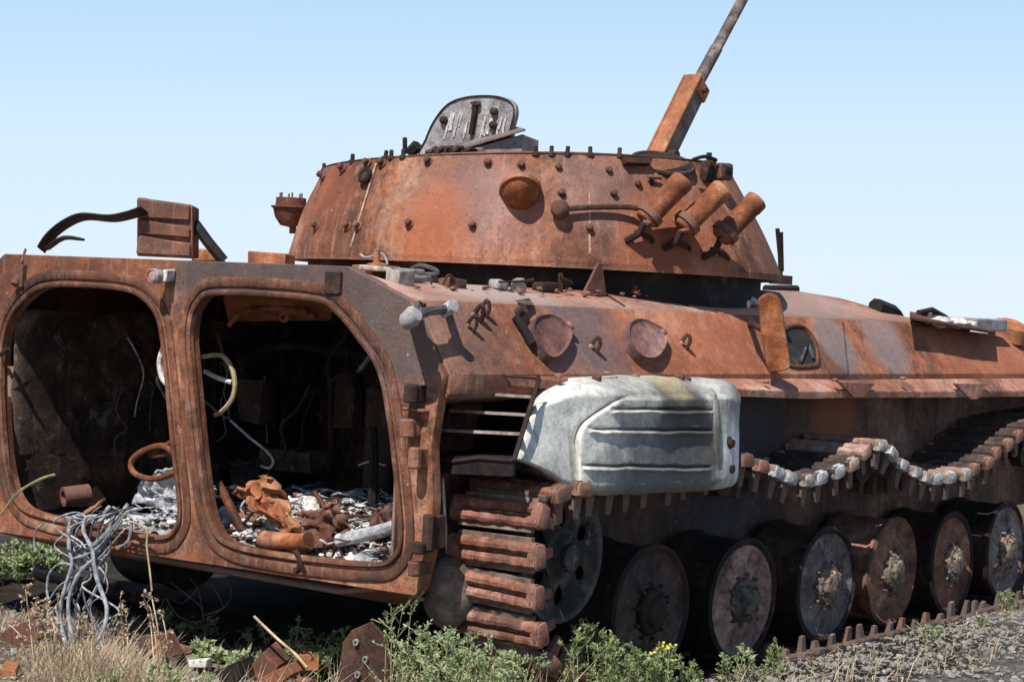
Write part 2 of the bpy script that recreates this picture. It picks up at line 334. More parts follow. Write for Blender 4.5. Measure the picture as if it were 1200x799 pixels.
    def mesh(s, name, mats, smooth=35, jit=0.0):
        me = bpy.data.meshes.new(name)
        vs = s.v
        if jit: vs = [p + nvec(p * 9) * jit for p in vs]
        me.from_pydata([tuple(p) for p in vs], [], s.f)
        for m in (mats if isinstance(mats, list) else [mats]): me.materials.append(M[m] if isinstance(m, str) else m)
        me.validate()
        if smooth:
            me.polygons.foreach_set('use_smooth', [True] * len(me.polygons))
            me.set_sharp_from_angle(angle=R(smooth))
        me.update(); return me
    def build(s, name, mats, parent=None, smooth=35, jit=0.0, bevel=0.0, thick=0.0):
        return link(name, s.mesh(name, mats, smooth, jit), parent, bevel, thick)
def link(name, me, parent=None, bevel=0.0, thick=0.0):
    o = bpy.data.objects.new(name, me); col.objects.link(o)
    if parent is not None:
        o.parent = parent
        if parent.type == 'EMPTY': o.location = -parent.location
    if thick:
        k = o.modifiers.new('thickness', 'SOLIDIFY'); k.thickness = thick; k.offset = 0
    if bevel:
        k = o.modifiers.new('edge', 'BEVEL'); k.width = bevel; k.segments = 2; k.limit_method = 'ANGLE'; k.angle_limit = R(40)
    return o
def catmull(p, n, closed=False):
    N = len(p); out = []
    rng = range(N) if closed else range(N - 1)
    for i in rng:
        if closed: a, b, c, d = p[(i - 1) % N], p[i], p[(i + 1) % N], p[(i + 2) % N]
        else: a, b, c, d = p[max(i - 1, 0)], p[i], p[i + 1], p[min(i + 2, N - 1)]
        for k in range(n):
            t = k / n
            out.append(0.5 * ((2 * b) + (c - a) * t + (2 * a - 5 * b + 4 * c - d) * t * t + (3 * b - a - 3 * c + d) * t ** 3))
    if not closed: out.append(p[-1])
    return out
def tag(o, label=None, cat=None, group=None, kind=None):
    for k, x in (('label', label), ('category', cat), ('group', group), ('kind', kind)):
        if x: o[k] = x
    return o
def empty(name, loc):
    o = bpy.data.objects.new(name, None); o.location = loc; o.empty_display_size = 0.2; col.objects.link(o); return o
def place(name, me, parent, loc, axis=None, roll=0.0, q=None, scale=None):
    # a copy that shares mesh data; loc is in world space
    o = bpy.data.objects.new(name, me); col.objects.link(o); o.parent = parent
    base = V((0, 0, 0)) if parent is None else (parent.location if parent.type == 'EMPTY' else V((0, 0, 0)))
    o.location = V(loc) - base
    if axis is not None: q = V(axis).normalized().to_track_quat('Z', 'Y') @ Quaternion((0, 0, 1), roll)
    if q is not None: o.rotation_euler = q.to_euler()
    if scale: o.scale = scale
    return o

# ------------------------------------------------------------------ ground
def ground_z(x, y):
    p = V((x, y, 0))
    h = 0.05 * noise.fractal(p * 0.7, 1.0, 2.0, 4) + 0.018 * noise.fractal(p * 4.0, 0.9, 2.1, 3)
    d = math.hypot(x - 2.5, y)
    h += 0.10 * max(0, min(1, (-1.6 - y) / 1.5)) * max(0, min(1, (x - 1.5) / 2.0))      # the ashy bank beyond the right-hand track
    if -0.1 < x < 6.5: 
        k = max(0, 1 - abs(abs(y) - 1.4) / 0.45); h = h * (1 - 0.8 * k) - 0.01 * k
    if d > 14: h -= (d - 14) * 0.022 + 0.4 * noise.noise(p * 0.03) * min(1, (d - 14) / 40)
    return h - 0.01
def axis_steps(lo, hi, st, far):
    a = []; x = lo
    while x <= hi: a.append(x); x += st
    s_, g = st, hi
    while g < far: s_ *= 1.3; g += s_; a.append(g)
    s_, g, pre = st, lo, []
    while g > -far: s_ *= 1.3; g -= s_; pre.append(g)
    return pre[::-1] + a
gx = axis_steps(-1.6, 6.4, 0.06, 1500); gy = axis_steps(-3.2, 2.8, 0.06, 1500)
g = MB()
g.v = [V((x, y, ground_z(x, y))) for x in gx for y in gy]; ny = len(gy)
g.f = [(i * ny + j, (i + 1) * ny + j, (i + 1) * ny + j + 1, i * ny + j + 1) for i in range(len(gx) - 1) for j in range(ny - 1)]
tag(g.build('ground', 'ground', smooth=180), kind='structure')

# ------------------------------------------------------------------ the burnt vehicle
TANK = empty('armored_vehicle', (2.7, 0, 0))
tag(TANK, 'burnt out rusty tracked armored vehicle with open rear doors and raised gun', 'armored vehicle')
ZT, YA, ZB, YB, ZC, YC = 1.615, 0.892, 1.498, 1.215, 1.24, 1.387
XF = 6.0
# hull shell: side plates and roof, loft along x; front slopes down
secs = [(0.03, -.02, 0), (.22, -.052, 0), (1.2, -.052, 0), (2.5, -.045, 0), (3.0, -.015, 0), (3.35, .01, 0), (3.8, -.012, 0), (4.3, -.07, -.02), (4.75, -.13, -.05), (5.4, -.2, -.07), (5.9, -.27, -.1)]
def sec(x, da, db):
    return [V((x, 0, ZT + da)), V((x, -YA, ZT + da)), V((x, -YB, ZB + db)), V((x, -YC, ZC)), V((x, -YC, 1.17)), V((x, -1.16, 1.12)), V((x, -1.16, .45)), V((x, -.9, .40)), V((x, 0, .40))]
def strip(names_idx, side):
    m = MB(); rows = []
    for s_ in secs:
        ps = [sec(*s_)[i] for i in names_idx]
        if side > 0: ps = [V((p.x, -p.y * (1 if p.y > -.01 or p.z < 1.15 else 1.12) + (.18 if -1.0 < p.y < -.5 and p.z > 1.3 else 0), p.z)) for p in ps]
        rows.append([len(m.v) + k for k in range(len(ps))]); m.v += ps
    for a, b in zip(rows, rows[1:]):
        for k in range(len(a) - 1):
            q = (a[k], b[k], b[k + 1], a[k + 1]); m.f.append(q if side < 0 else q[::-1])
    return m
hull = strip([4, 5, 6, 7, 8], -1)
m2 = strip([4, 5, 6, 7, 8], 1); hull.add(m2.v, m2.f); hull.build('hull', 'belly', TANK, thick=0.02, smooth=30)
for s_ in (-1, 1):
    strip([2, 3, 4], s_).build('side_plate', 'side', TANK, thick=0.025, smooth=20, bevel=0.004)
rf = strip([0, 1, 2], -1); m2 = strip([0, 1, 2], 1); rf.add(m2.v, m2.f)
roof = rf.build('roof', 'roof', TANK, thick=0.024, smooth=15)
# nose beyond the right edge of the frame
nz = MB(); e = secs[-1]; top = [V((p.x, p.y * s_, p.z)) for s_ in (1, -1) for p in ([sec(*e)[i] for i in (1, 2, 3)])]
pr = [sec(*e)[i] for i in (1, 2, 3, 6, 7)]; pl = [V((p.x, -p.y * (1.12 if p.z > 1.15 else 1), p.z)) for p in pr]
tip = [V((6.55, -1.05, .95)), V((6.55, 1.05, .95))]
nz.add(pr + pl + tip, [(0, 5, 11, 10), (0, 10, 1), (1, 10, 2), (2, 10, 3), (3, 10, 4), (5, 6, 11), (6, 7, 11), (7, 8, 11), (8, 9, 11), (4, 10, 11, 9)])
nz.build('nose_plate', 'side', TANK, smooth=0)

# rear plate with two door openings (the outline and the two holes are one filled curve)
def rear(pts): return [on('x', 0.0, *p) for p in pts]
doorL = rear([(3, 470), (3, 415), (11, 377), (32, 349), (62, 336), (135, 339), (166, 349), (185, 374), (193, 425), (202, 520), (210, 592), (206, 617), (186, 628), (120, 615), (56, 604), (23, 588), (9, 545)])
doorR = rear([(226, 430), (224, 385), (233, 356), (258, 345), (366, 352), (395, 367), (420, 397), (443, 432), (454, 480), (464, 560), (469, 625), (462, 650), (436, 659), (340, 650), (272, 636), (250, 612), (239, 560)])
dLs, dRs = catmull(doorL, 7, True), catmull(doorR, 7, True)
def offset_loop(loop, o):
    out = []; N = len(loop); cen = sum(loop, V()) / N
    for i, p in enumerate(loop):
        t = (loop[(i + 2) % N] - loop[i - 2]); n = V((0, t.z, -t.y)).normalized()
        if n.dot(p - cen) < 0: n = -n
        out.append(p + n * o)
    return out
def rear_plate():
    cu = bpy.data.curves.new('rear_outline', 'CURVE'); cu.dimensions = '2D'; cu.fill_mode = 'BOTH'; cu.extrude = 0.02; cu.bevel_depth = 0.004
    out = [(1.50, .47), (1.553, ZC), (1.361, ZB), (1.179, ZT + .004), (-YA, ZT - .002), (-YB, ZB), (-YC, ZC), (-1.37, 1.17), (-1.345, .98), (-1.365, .8), (-1.36, .6), (-1.325, .47), (-1.30, .445), (1.2, .40)]
    for loop in (out, [(p.y, p.z) for p in offset_loop(dLs, .004)], [(p.y, p.z) for p in offset_loop(dRs, .004)]):
        sp = cu.splines.new('POLY'); sp.points.add(len(loop) - 1); sp.use_cyclic_u = True
        for k, (a, b) in enumerate(loop): sp.points[k].co = (a, b, 0, 1)
    ob = bpy.data.objects.new('tmp', cu); col.objects.link(ob)
    dg = bpy.context.evaluated_depsgraph_get(); me = bpy.data.meshes.new_from_object(ob.evaluated_get(dg))
    bpy.data.objects.remove(ob)
    # curve plane (a, b) -> world (y, z)
    me.transform(Matrix(((0, 0, -1, 0.024), (1, 0, 0, 0), (0, 1, 0, 0), (0, 0, 0, 1))))
    me.flip_normals(); me.materials.clear(); me.materials.append(M['rear']); me.name = 'rear_plate'
    return link('rear_plate', me, TANK)
REAR = rear_plate()
def sweep(loop, prof, name, mat, parent):
    m = MB(); rows = []
    for o_, h in prof:
        lp = offset_loop(loop, o_); rows.append([len(m.v) + k for k in range(len(lp))])
        m.v += [V((-h - 0.0006 * math.sin(37 * p.z + 23 * p.y), p.y, p.z)) for p in lp]
    for a, b in zip(rows, rows[1:]):
        N = len(a)
        for i in range(N): m.f.append((a[i], b[i], b[(i + 1) % N], a[(i + 1) % N]))
    return m.build(name, mat, parent, smooth=40)
PROF = [(.070, -.004), (.069, .006), (.065, .009), (.034, .008), (.030, .005), (.029, -.012), (.020, -.012), (.018, .010), (.013, .014), (.002, .013), (-.003, .009), (-.004, -.012), (.002, -.018)]
for lp in (dLs, dRs): sweep(lp, PROF, 'door_frame', 'frame', REAR)
# belly plate sloping forward under the sill
MB().hexa([V((0.045, 1.2, .385)), V((.045, -1.30, .435)), V((.25, -1.1, .345)), V((.25, 1.1, .33)), V((.05, 1.2, .415)), V((.05, -1.30, .45)), V((.30, -1.1, .42)), V((.30, 1.1, .42))]).build('lower_rear_plate', 'brownrust', TANK)
# interior
for s_ in (-1, 1):
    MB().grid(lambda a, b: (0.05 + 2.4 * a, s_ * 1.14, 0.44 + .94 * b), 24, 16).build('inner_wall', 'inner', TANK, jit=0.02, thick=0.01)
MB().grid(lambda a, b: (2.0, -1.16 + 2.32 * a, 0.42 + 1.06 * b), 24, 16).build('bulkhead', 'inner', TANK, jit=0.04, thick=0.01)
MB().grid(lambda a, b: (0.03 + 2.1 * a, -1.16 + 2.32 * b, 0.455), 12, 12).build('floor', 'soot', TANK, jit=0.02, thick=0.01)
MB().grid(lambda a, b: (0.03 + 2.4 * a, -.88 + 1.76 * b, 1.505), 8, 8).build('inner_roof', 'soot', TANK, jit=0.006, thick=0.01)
div = MB()
div.box((1.6, .02, .78), (.8, .16, .64))
div.build('fuel_tank', 'inner', TANK, bevel=.02)
c = on('x', 1.0, 122, 478)
m = MB(); N = 28
for k in range(N + 1): pass
m.tube([c + V((0, .1 * math.sin(2 * math.pi * k / N), .155 * math.cos(2 * math.pi * k / N))) for k in range(N + 1)], .014, 6)
m.build('interior_hoop', 'brownrust', TANK)
c = on('x', .9, 90, 375); MB().lathe([(0, .0), (.09, 0), (.1, .03), (.07, .05), (0, .05)], c, (-1, -.5, -.2), 18).build('interior_dome', 'black', TANK)
def inside(p): return V((p.x, max(-1.09, min(1.09, p.y)), min(1.46, p.z)))
for px, xx, rr_, mt in (([(20, 400), (60, 404), (110, 398), (180, 404)], 1.1, .018, 'inner'), ([(14, 440), (70, 446), (130, 440)], 1.0, .014, 'brownrust'), ([(70, 350), (72, 420), (66, 500)], 1.2, .016, 'inner'),
                        ([(300, 410), (340, 405), (400, 412), (440, 420)], 1.4, .02, 'inner'), ([(330, 400), (334, 470), (330, 560)], 1.5, .022, 'inner'), ([(385, 430), (388, 500), (384, 580)], 1.3, .015, 'brownrust')):
    MB().tube([inside(on('x', xx, *p)) for p in px], rr_, 7, 4).build('interior_pipe', mt, TANK, jit=.01)
for u, v, xx, sz in ((40, 425, .9, (.06, .10, .12)), (150, 380, 1.2, (.06, .14, .10)), (60, 520, 1.0, (.1, .22, .10)), (120, 540, 1.1, (.12, .25, .14)), (300, 470, 1.2, (.08, .16, .2)), (410, 470, 1.3, (.08, .14, .26)), (350, 540, 1.2, (.2, .34, .10))):
    MB().rbox(inside(on('x', xx, u, v)), sz, .012).build('interior_bracket', 'inner', TANK, jit=.02)
rw = random.Random(77)
for k in range(20):
    u0, v0 = (rw.uniform(20, 185), rw.uniform(345, 470)) if k % 2 else (rw.uniform(245, 430), rw.uniform(360, 470)); xx = rw.uniform(.5, 1.6); pw = [(u0, v0)]
    for q in range(4): pw.append((pw[-1][0] + rw.uniform(-22, 22), pw[-1][1] + rw.uniform(8, 30)))
    MB().tube([inside(on('x', xx + rw.uniform(-.05, .05), *p)) for p in pw], rw.choice((.003, .004, .006)), 5, 5, wob=.4).build('wire_remnant', ('inner', 'greyash', 'brownrust', 'darkcable')[k % 4], TANK)
# rusty hatch ring and lid seen through the right door, under the roof
a_, b_, c_, d_ = on('x', .35, 262, 348), on('x', .35, 392, 352), on('x', .6, 388, 372), on('x', .6, 268, 374)
m = MB(); m.hexa([p + V((0, 0, -.012)) for p in (a_, b_, c_, d_)] + [p + V((0, 0, .012)) for p in (a_, b_, c_, d_)])
m.tube([on('x', .4, *p) for p in ((268, 382), (282, 368), (310, 361), (350, 362), (372, 371))], .012, 6, 5)
m.build('roof_hatch_ring', 'orange', TANK, bevel=.004)
m = MB(); m.lathe([(.012, -.005), (.02, -.005), (.02, .005), (.012, .005)], on('x', .3, 333, 372), (-1, -.3, 0), 12); m.build('eyelet', 'orange', TANK)
# grab handle inside right door
MB().tube([on('x', .25, *p) for p in ((437, 410), (432, 420), (424, 430), (420, 436))], .01, 6, 3).build('grab_handle', 'grey', TANK)
MB().tube([on('x', .5, *p) for p in ((436, 500), (438, 540), (436, 590))], .02, 6, 3).build('interior_stanchion', 'dark', TANK)

# tail light between the doors
c = on('x', 0, 197, 325); ax = V((-1, -.12, .02)).normalized()
m = MB().lathe([(0, 0), (.018, 0), (.018, .04), (.026, .045), (.030, .055), (.030, .092), (.026, .096), (.024, .088), (0, .088)], c, ax, 18)
tl = m.build('tail_light', 'grey', REAR, smooth=40)
MB().lathe([(.023, .089), (.019, .095), (0, .097)], c, ax, 16).build('lens', 'lens', REAR)
MB().box(c + V((-.03, -.035, .01)), (.05, .03, .05)).build('light_bracket', 'white', REAR, bevel=.006, jit=.01)
# small clip at the top of the right door frame
p0, p1 = on('x', -.004, 383, 318), on('x', -.004, 400, 345)
MB().hexa([V((-.016, p0.y, p1.z)), V((-.016, p1.y, p1.z)), V((.0, p1.y, p1.z)), V((0, p0.y, p1.z)), V((-.016, p0.y, p0.z)), V((-.016, p1.y, p0.z)), V((0, p1.y, p0.z)), V((0, p0.y, p0.z))]).build('door_catch', 'dark', REAR, bevel=.003)
p0 = on('x', -.01, 24, 318)
MB().box(p0 + V((0, 0, -.02)), (.025, .06, .1)).cyl(p0 + V((0, .01, -.02)), p0 + V((-.02, .01, -.06)), .02).cyl(p0 + V((0, 0, .03)), p0 + V((.03, .01, .1)), .006).build('door_catch', 'brownrust', REAR, bevel=.003)
# hinges and lugs on the right corner
def lug(u, v, sz, mat='brownrust', x=-.01, knob=True, name='hinge_block'):
    p = on('x', x, u, v); m = MB().box(p, (.06, sz[0], sz[1]))
    if knob: m.cyl(p + V((-.045, -sz[0] * .2, -sz[1] * .55)), p + V((-.045, -sz[0] * .2, sz[1] * .55)), .024, n=10)
    return m.build(name, mat, REAR, bevel=.006, jit=.006)
lug(488, 461, (.075, .06), 'dark'); lug(484, 501, (.055, .06), 'frame'); lug(494, 536, (.04, .07), 'frame'); lug(509, 622, (.06, .12), 'dark', .03)
lug(494, 665, (.035, .05), 'brownrust'); lug(489, 480, (.10, .012), 'frame', knob=False)
lug(499, 640, (.03, .04), 'dark', name='lug')

# tow hook assembly on the upper right corner
P0 = V((0, -YB, ZB)); NS = V((0, -(ZB - ZC), -(YB - YC) * -1)).cross(V((1, 0, 0)))
SN = V((0, -(ZB - ZC), (YC - YB))).normalized()      # outward normal of the leaning side plate
def side(u, v, o=0.0): return onp(P0 + SN * o, SN, u, v)
h0, h1 = side(482, 372, .1), side(524, 362, .1)
m = MB(); m.tube([h0 + V((0, 0, -.02)), h0, (h0 + h1) / 2 + V((0, 0, .004)), h1], .018, 8)
m.lathe([(.0, -.03), (.030, -.03), (.034, .01), (.024, .03), (0, .032)], h0, V((0, -1, .5)), 12)
m.lathe([(.0, -.02), (.026, -.02), (.026, .03), (0, .03)], h1, V((0, -1, .5)), 10)
m.cyl(side(484, 368, 0), h0, .03, .024); m.cyl(side(524, 366, 0), h1, .015); m.tube([h0 + V((.02, 0, .0)), side(490, 356, .08), side(498, 360, .1)], .012, 6)
m.build('tow_hook', 'grey', TANK, jit=.008)
for (u, v, s_) in ((553, 372, .8), (545, 384, .5), (690, 408, .7), (796, 404, .7), (560, 366, .6)):
    p = side(u, v); m = MB(); k = .022 * s_
    m.tube([p, p + SN * .05 + V((0, 0, .02)), p + SN * .055 + V((.012, 0, -.015)), p + SN * .02 + V((.02, 0, -.035))], .008 * s_ + .003, 6, 3); m.cyl(p, p + SN * .025, k, k * .7, 8)
    m.build('clip', 'link', TANK)
# weld seam and bead along the side plate
for u0, v0, u1, v1 in ((988, 378, 994, 438),):
    m = MB(); A, B = side(u0, v0, .013), side(u1, v1, .013); n = 24 if u1 > 700 else 12
    m.tube([A.lerp(B, i / n) + SN * .001 * math.sin(i * 7) for i in range(n + 1)], .005, 5); m.build('weld_bead', 'side', TANK)
# firing ports
def port_cover(pts, name='firing_port_cover', mat='brownrust'):
    ps = catmull([side(u, v, .014) for u, v in pts], 6, True); c = sum(ps, V()) / len(ps); m = MB(); n = len(ps)
    rows = []
    for k, o_ in ((1.0, -.012), (1.02, .028), (.95, .040), (.88, .034), (.82, .030), (.4, .034)):
        rows.append([len(m.v) + i for i in range(n)]); m.v += [c + (p - c) * k + SN * o_ for p in ps]
    for a, b in zip(rows, rows[1:]):
        for i in range(n): m.f.append((a[i], a[(i + 1) % n], b[(i + 1) % n], b[i]))
    m.f.append(tuple(rows[-1])); o = m.build(name, mat, TANK, smooth=45); 
    k = o.data; 
    return o, c
mauve = rust('mauve_plate', cols=(lin(92, 58, 52), lin(130, 88, 80), lin(148, 106, 96), lin(170, 134, 126)), off=12, scale=3, soot=0.15, ash=0.15); M['mauve'] = mauve
port_cover([(617, 388), (624, 376), (640, 374), (656, 384), (664, 394), (660, 410), (648, 424), (636, 424), (624, 408)], mat='mauve')
port_cover([(729, 398), (731, 384), (743, 378), (760, 384), (775, 394), (774, 410), (764, 424), (748, 425), (734, 412)], mat='mauve')
m = MB(); m.tube([side(604, 371, .03), side(614, 385, .035), side(624, 403, .035)], .017, 8); m.lathe([(0, 0), (.02, 0), (.02, .05), (0, .05)], side(604, 369), SN, 10); m.build('port_hinge', 'dark', TANK)
for u, v in ((662, 387), (771, 394)): MB().lathe([(0, 0), (.02, 0), (.02, .035), (.012, .045), (0, .045)], side(u, v, .01), SN, 10).build('port_bolt', 'link', TANK)
# third port: the hole with a raised rim, its cover swung open
hole = catmull([side(u, v, .014) for u, v in ((919, 388), (930, 382), (944, 386), (955, 402), (958, 424), (950, 429), (924, 428), (919, 412))], 5, True)
c = sum(hole, V()) / len(hole); m = MB(); n = len(hole)
m.v = [c + (p - c) * .98 + SN * .0 for p in hole]; m.f = [tuple(range(n))]; m.build('port_opening', 'soot', TANK)
m = MB(); m.tube(hole + [hole[0]], .012, 6); m.build('port_rim', 'side', TANK)
m = MB(); m.tube([side(*p, .02) for p in ((938, 424), (944, 408), (948, 404), (953, 420))], .008, 6); m.build('port_bolt', 'grey', TANK)
lid = [(-.17, .0), (-.165, .14), (-.12, .2), (-.04, .215), (.04, .19), (.1, .1), (.165, -.05), (.17, -.12), (.12, -.165), (.0, -.17), (-.12, -.15)]
cl = side(905, 392, .17); ex = V((.30, -.55, .0)).normalized(); ez = V((-.02, -.28, .95)).normalized()
nn = ex.cross(ez).normalized(); lp = catmull([onp(cl, nn, *p) for p in ((888, 356), (891, 348), (899, 344), (909, 346), (916, 358), (921, 392), (926, 424), (923, 432), (905, 435), (899, 431), (893, 396))], 4, True)
m = MB(); m.prism([p - nn * .022 for p in lp], nn * .044); m.build('open_port_cover', 'orange', TANK, bevel=.01)
m = MB(); m.tube([side(878, 380), side(884, 381, .1), side(898, 388, .15)], .015, 8); m.build('port_hinge', 'brownrust', TANK)

# ledge under the side plate with hanging gussets
for s_ in (-1, 1):
    m = MB(); prof = [(.36, 1.235, 1.245), (.60, 1.222, 1.243), (1.0, 1.21, 1.24), (2.05, 1.18, 1.235), (2.45, 1.17, 1.235), (2.76, 1.165, 1.235), (3.6, 1.16, 1.235), (5.0, 1.155, 1.235), (5.9, 1.15, 1.235)]
    rows = []
    for x, zo, zi in prof:
        yo = (1.50 - (0.02 if x > 2.4 else 0)) if x > .8 else (1.405 if x < .5 else 1.45)
        ps = [V((x, s_ * (YC - .01), zi)), V((x, s_ * yo, zo)), V((x, s_ * yo, zo - .035)), V((x, s_ * (YC - .01), zi - .05))]
        rows.append([len(m.v) + k for k in range(4)]); m.v += ps
    for a, b in zip(rows, rows[1:]):
        for k in range(4):
            q = (a[k], b[k], b[(k + 1) % 4], a[(k + 1) % 4]); m.f.append(q if s_ < 0 else q[::-1])
    m.f += [tuple(rows[0]), tuple(rows[-1][::-1])]
    led = m.build('fender_ledge', 'roof', TANK, smooth=20, bevel=.004, jit=.006)
    if s_ < 0:
        for pts in ([(984, 447), (1026, 449), (1012, 466), (1001, 466)], [(1119, 449), (1158, 449), (1146, 468), (1138, 468)]):
            ps = [on('y', -1.487, *p) for p in pts]; MB().prism(ps, V((0, .02, 0))).build('gusset', 'roof', led, bevel=.003)
        for u, v in ((655, 440), (720, 442), (745, 441), (978, 445), (1058, 443), (712, 436), (898, 447)):
            MB().box(on('y', -1.47, u, v), (.03, .025, .016)).build('bolt_head', 'side', led, bevel=.005, jit=.01)

# open louvre frame behind the right-hand track
TLc, TRc = on('x', .36, 545, 437), on('x', .33, 632, 443)
BLc, BRc = on('x', .13, 503, 536), on('x', .12, 602, 540)
dep = V((.20, .155, .0)); dn = V((0, 0, -.055))
LV = MB()
def slab(a, b, c, d, t): LV.hexa([a, b, c, d, a + t, b + t, c + t, d + t])
slab(TLc, BLc, BLc + dep * 1.6, TLc + dep, V((0, .006, 0)))
slab(BLc, BRc, BRc + dn, BLc + dn, V((.012, 0, 0)))
slab(BLc, BRc, BRc + dep * 1.6, BLc + dep * 1.6, V((0, 0, .006)))
slab(TLc + dep, TRc + dep, BRc + dep * 1.6, BLc + dep * 1.6, V((.006, 0, 0)))
slab(TLc + dep, TRc + dep, BRc + dep * 1.6, BLc + dep * 1.6, V((.006, .004, 0)))
LV2 = MB(); LV2.tube([TLc, BLc], .007, 6); LV2.tube([TRc, BRc], .009, 6); LV2.tube([TLc, TRc], .006, 6); LV2.tube([BLc, BLc.lerp(BRc, .3) + V((0, 0, -.008)), BLc.lerp(BRc, .6) + V((0, 0, .004)), BRc], .007, 6)
louv = LV.build('louvre_box', 'black', TANK, smooth=20); LV2.build('louvre_frame', 'brownrust', louv, jit=.004)
for t0 in (.25, .47, .70):
    a, b = TLc.lerp(BLc, t0), TRc.lerp(BRc, t0); d = dep * .75 + V((0, 0, -.012))
    m = MB().hexa([a, b, b + d, a + d] + [p + V((0, 0, .011)) for p in (a, b, b + d, a + d)]); m.build('slat', 'louvre', louv)
MB().rock(TLc.lerp(BLc, .28), .022).rock(BLc + V((-.01, -.02, .03)), .02).build('loose_bolt', 'link', louv)

# side float over the track: dented alloy shell
def lerp(a, b, t): return a + (b - a) * t
top_px = [(607, 522), (616, 492), (634, 466), (660, 450), (695, 444), (760, 442), (820, 444), (852, 447), (868, 460)]
bot_px = [(606, 540), (622, 545), (645, 560), (668, 574), (700, 580), (770, 578), (830, 574), (855, 571), (864, 560)]
tp = catmull([V((*p, 0)) for p in top_px], 10); bp_ = catmull([V((*p, 0)) for p in bot_px], 10)
def fl(a, b):
    k = a * (len(tp) - 1); i = min(int(k), len(tp) - 2); f = k - i
    uv = bp_[i].lerp(bp_[i + 1], f).lerp(tp[i].lerp(tp[i + 1], f), b); u, v = uv.x, uv.y
    y = -1.62 + .028 * max(0, (735 - u + 18 * (b - .5)) / 125) ** 1.7      # the rear end wraps round towards the hull
    y += .05 * (b - .35) + .10 * max(0, (b - .84) / .16) ** 2 + .03 * max(0, (.1 - b) / .1) ** 2
    y += .05 * max(0, (u - 856) / 12) ** 2
    p = on('y', y, u, v)
    for vc, u0, u1 in ((479, 716, 838), (503, 690, 838), (546, 682, 836)):
        ed = max(0, min(1, (u - u0) / 8, (u1 - u) / 8)); d = v - (vc + (u - 760) * .012)
        y += ed * (.017 * math.exp(-(d / 1.7) ** 4) - .012 * math.exp(-((d - 4.5) / 2.5) ** 2))
    us = 676 + 0.0 * v + 58 * max(0, (520 - v) / 56) ** 2.2       # pressed step curving up from the lower left
    d = u - us
    if v > 462: y += (-.026 / (1 + math.exp(-d / 2.0)) + .018 * math.exp(-((d + 1) / 3.0) ** 2)) * min(1, (v - 462) / 6) * max(0, min(1, (862 - u) / 10))
    p = on('y', y, u, v); y = p.y
    y += .008 * noise.noise(p * 4.5) + .0022 * noise.noise(p * 16)
    return V((p.x, y, p.z + .006 * noise.noise(p * 8)))
m = MB(); m.grid(fl, 190, 96, flip=False)
# top and bottom skirts turned in towards the hull
def skirt(b, dz):
    return lambda a, c_: (lambda p: V((p.x + .36 * c_ * max(0, 1 - a * 2.2), p.y + .001 + (lerp(.17, abs(p.y) - 1.22, min(1, a * 2.2))) * c_, p.z + dz * c_)))(fl(a, b))
m.grid(skirt(1.0, .01), 60, 3, flip=False); m.grid(skirt(0.0, .05), 60, 3, flip=True)
m.grid(lambda a, c_: (lambda p: V((p.x - .03 * c_, p.y + (abs(p.y) - 1.22) * c_, p.z)))(fl(1.0, a)), 20, 3)
FLOAT = m.build('side_float', 'float', TANK, smooth=50)
FLOAT['label'] = 'pale grey burnt ribbed float'
for u, v in ((852, 519), (852, 549)):
    c = on('y', -1.625, u, v); MB().lathe([(0, -.02), (.03, -.02), (.03, .01), (.018, .014), (.018, .03), (0, .03)], c, (0, -1, 0), 12).build('clamp_bolt', 'dark', FLOAT)
p0, p1 = on('y', -1.605, 836, 452), on('y', -1.605, 838, 575)
MB().tube([on('y', -1.61, 836, 462), on('y', -1.632, 838, 500), on('y', -1.638, 840, 540), on('y', -1.63, 842, 566)], .016, 6, 4).build('clamp_strap', 'float', FLOAT)
for u, v in ((700, 443), (665, 465), (805, 445), (797, 441)):
    MB().box(on('y', -1.5, u, v), (.022, .04, .02)).build('clamp_bolt', 'brownrust', FLOAT, bevel=.006, jit=.01)

# ------------------------------------------------------------------ running gear
def wheel_meshes():
    d = MB(); RW = .268
    d.lathe([(0, .30), (.10, .30), (RW - .03, .30), (RW, .30), (RW + .003, .28), (RW - .012, .24), (RW - .014, .05), (RW + .003, .02), (RW + .004, .004), (RW - .014, -.004), (RW - .03, .008)], (0, 0, 0), (0, 1, 0), 48, wob=.006)
    f = MB(); n = 72
    rows = []
    for r, h in ((RW - .03, .008), (RW - .042, .022), (.20, .030), (.16, .028), (.125, .014), (.108, .006), (.095, .012)):
        rows.append([len(f.v) + i for i in range(n)])
        for i in range(n):
            a = 2 * math.pi * i / n; rib = .011 * max(0, math.cos(a * 18)) ** 2 * (1 if .12 < r < .225 else 0)
            f.v.append(V((r * math.cos(a), h - rib, r * math.sin(a))))
    for a, b in zip(rows, rows[1:]):
        for i in range(n): f.f.append((a[i], a[(i + 1) % n], b[(i + 1) % n], b[i]))
    hb = MB(); hb.lathe([(0, .02), (.095, .02), (.095, -.006), (.085, -.018), (.066, -.020), (.058, -.038), (.034, -.046), (0, -.044)], (0, 0, 0), (0, 1, 0), 20, wob=.05)
    for i in range(10):
        a = 2 * math.pi * i / 10; hb.cyl((.112 * math.cos(a), .02, .112 * math.sin(a)), (.112 * math.cos(a), -.012, .112 * math.sin(a)), .010, .008, 6)
    q = random.Random(5)
    for i in range(100):
        a = q.uniform(0, 6.3); k = q.uniform(.01, .092); hb.rock((k * math.cos(a), -.012 - .034 * q.random() * (1.1 - k / .1), k * math.sin(a)), q.uniform(.004, .010), .8, q)
    return d, f, hb
wd, wf, wh = wheel_meshes()
W1 = wd.mesh('wheel_drum', 'tint_dark'); W2 = wf.mesh('wheel_disc', 'tint_brown', smooth=60); W3 = wh.mesh('wheel_hub', 'dark', jit=.006)
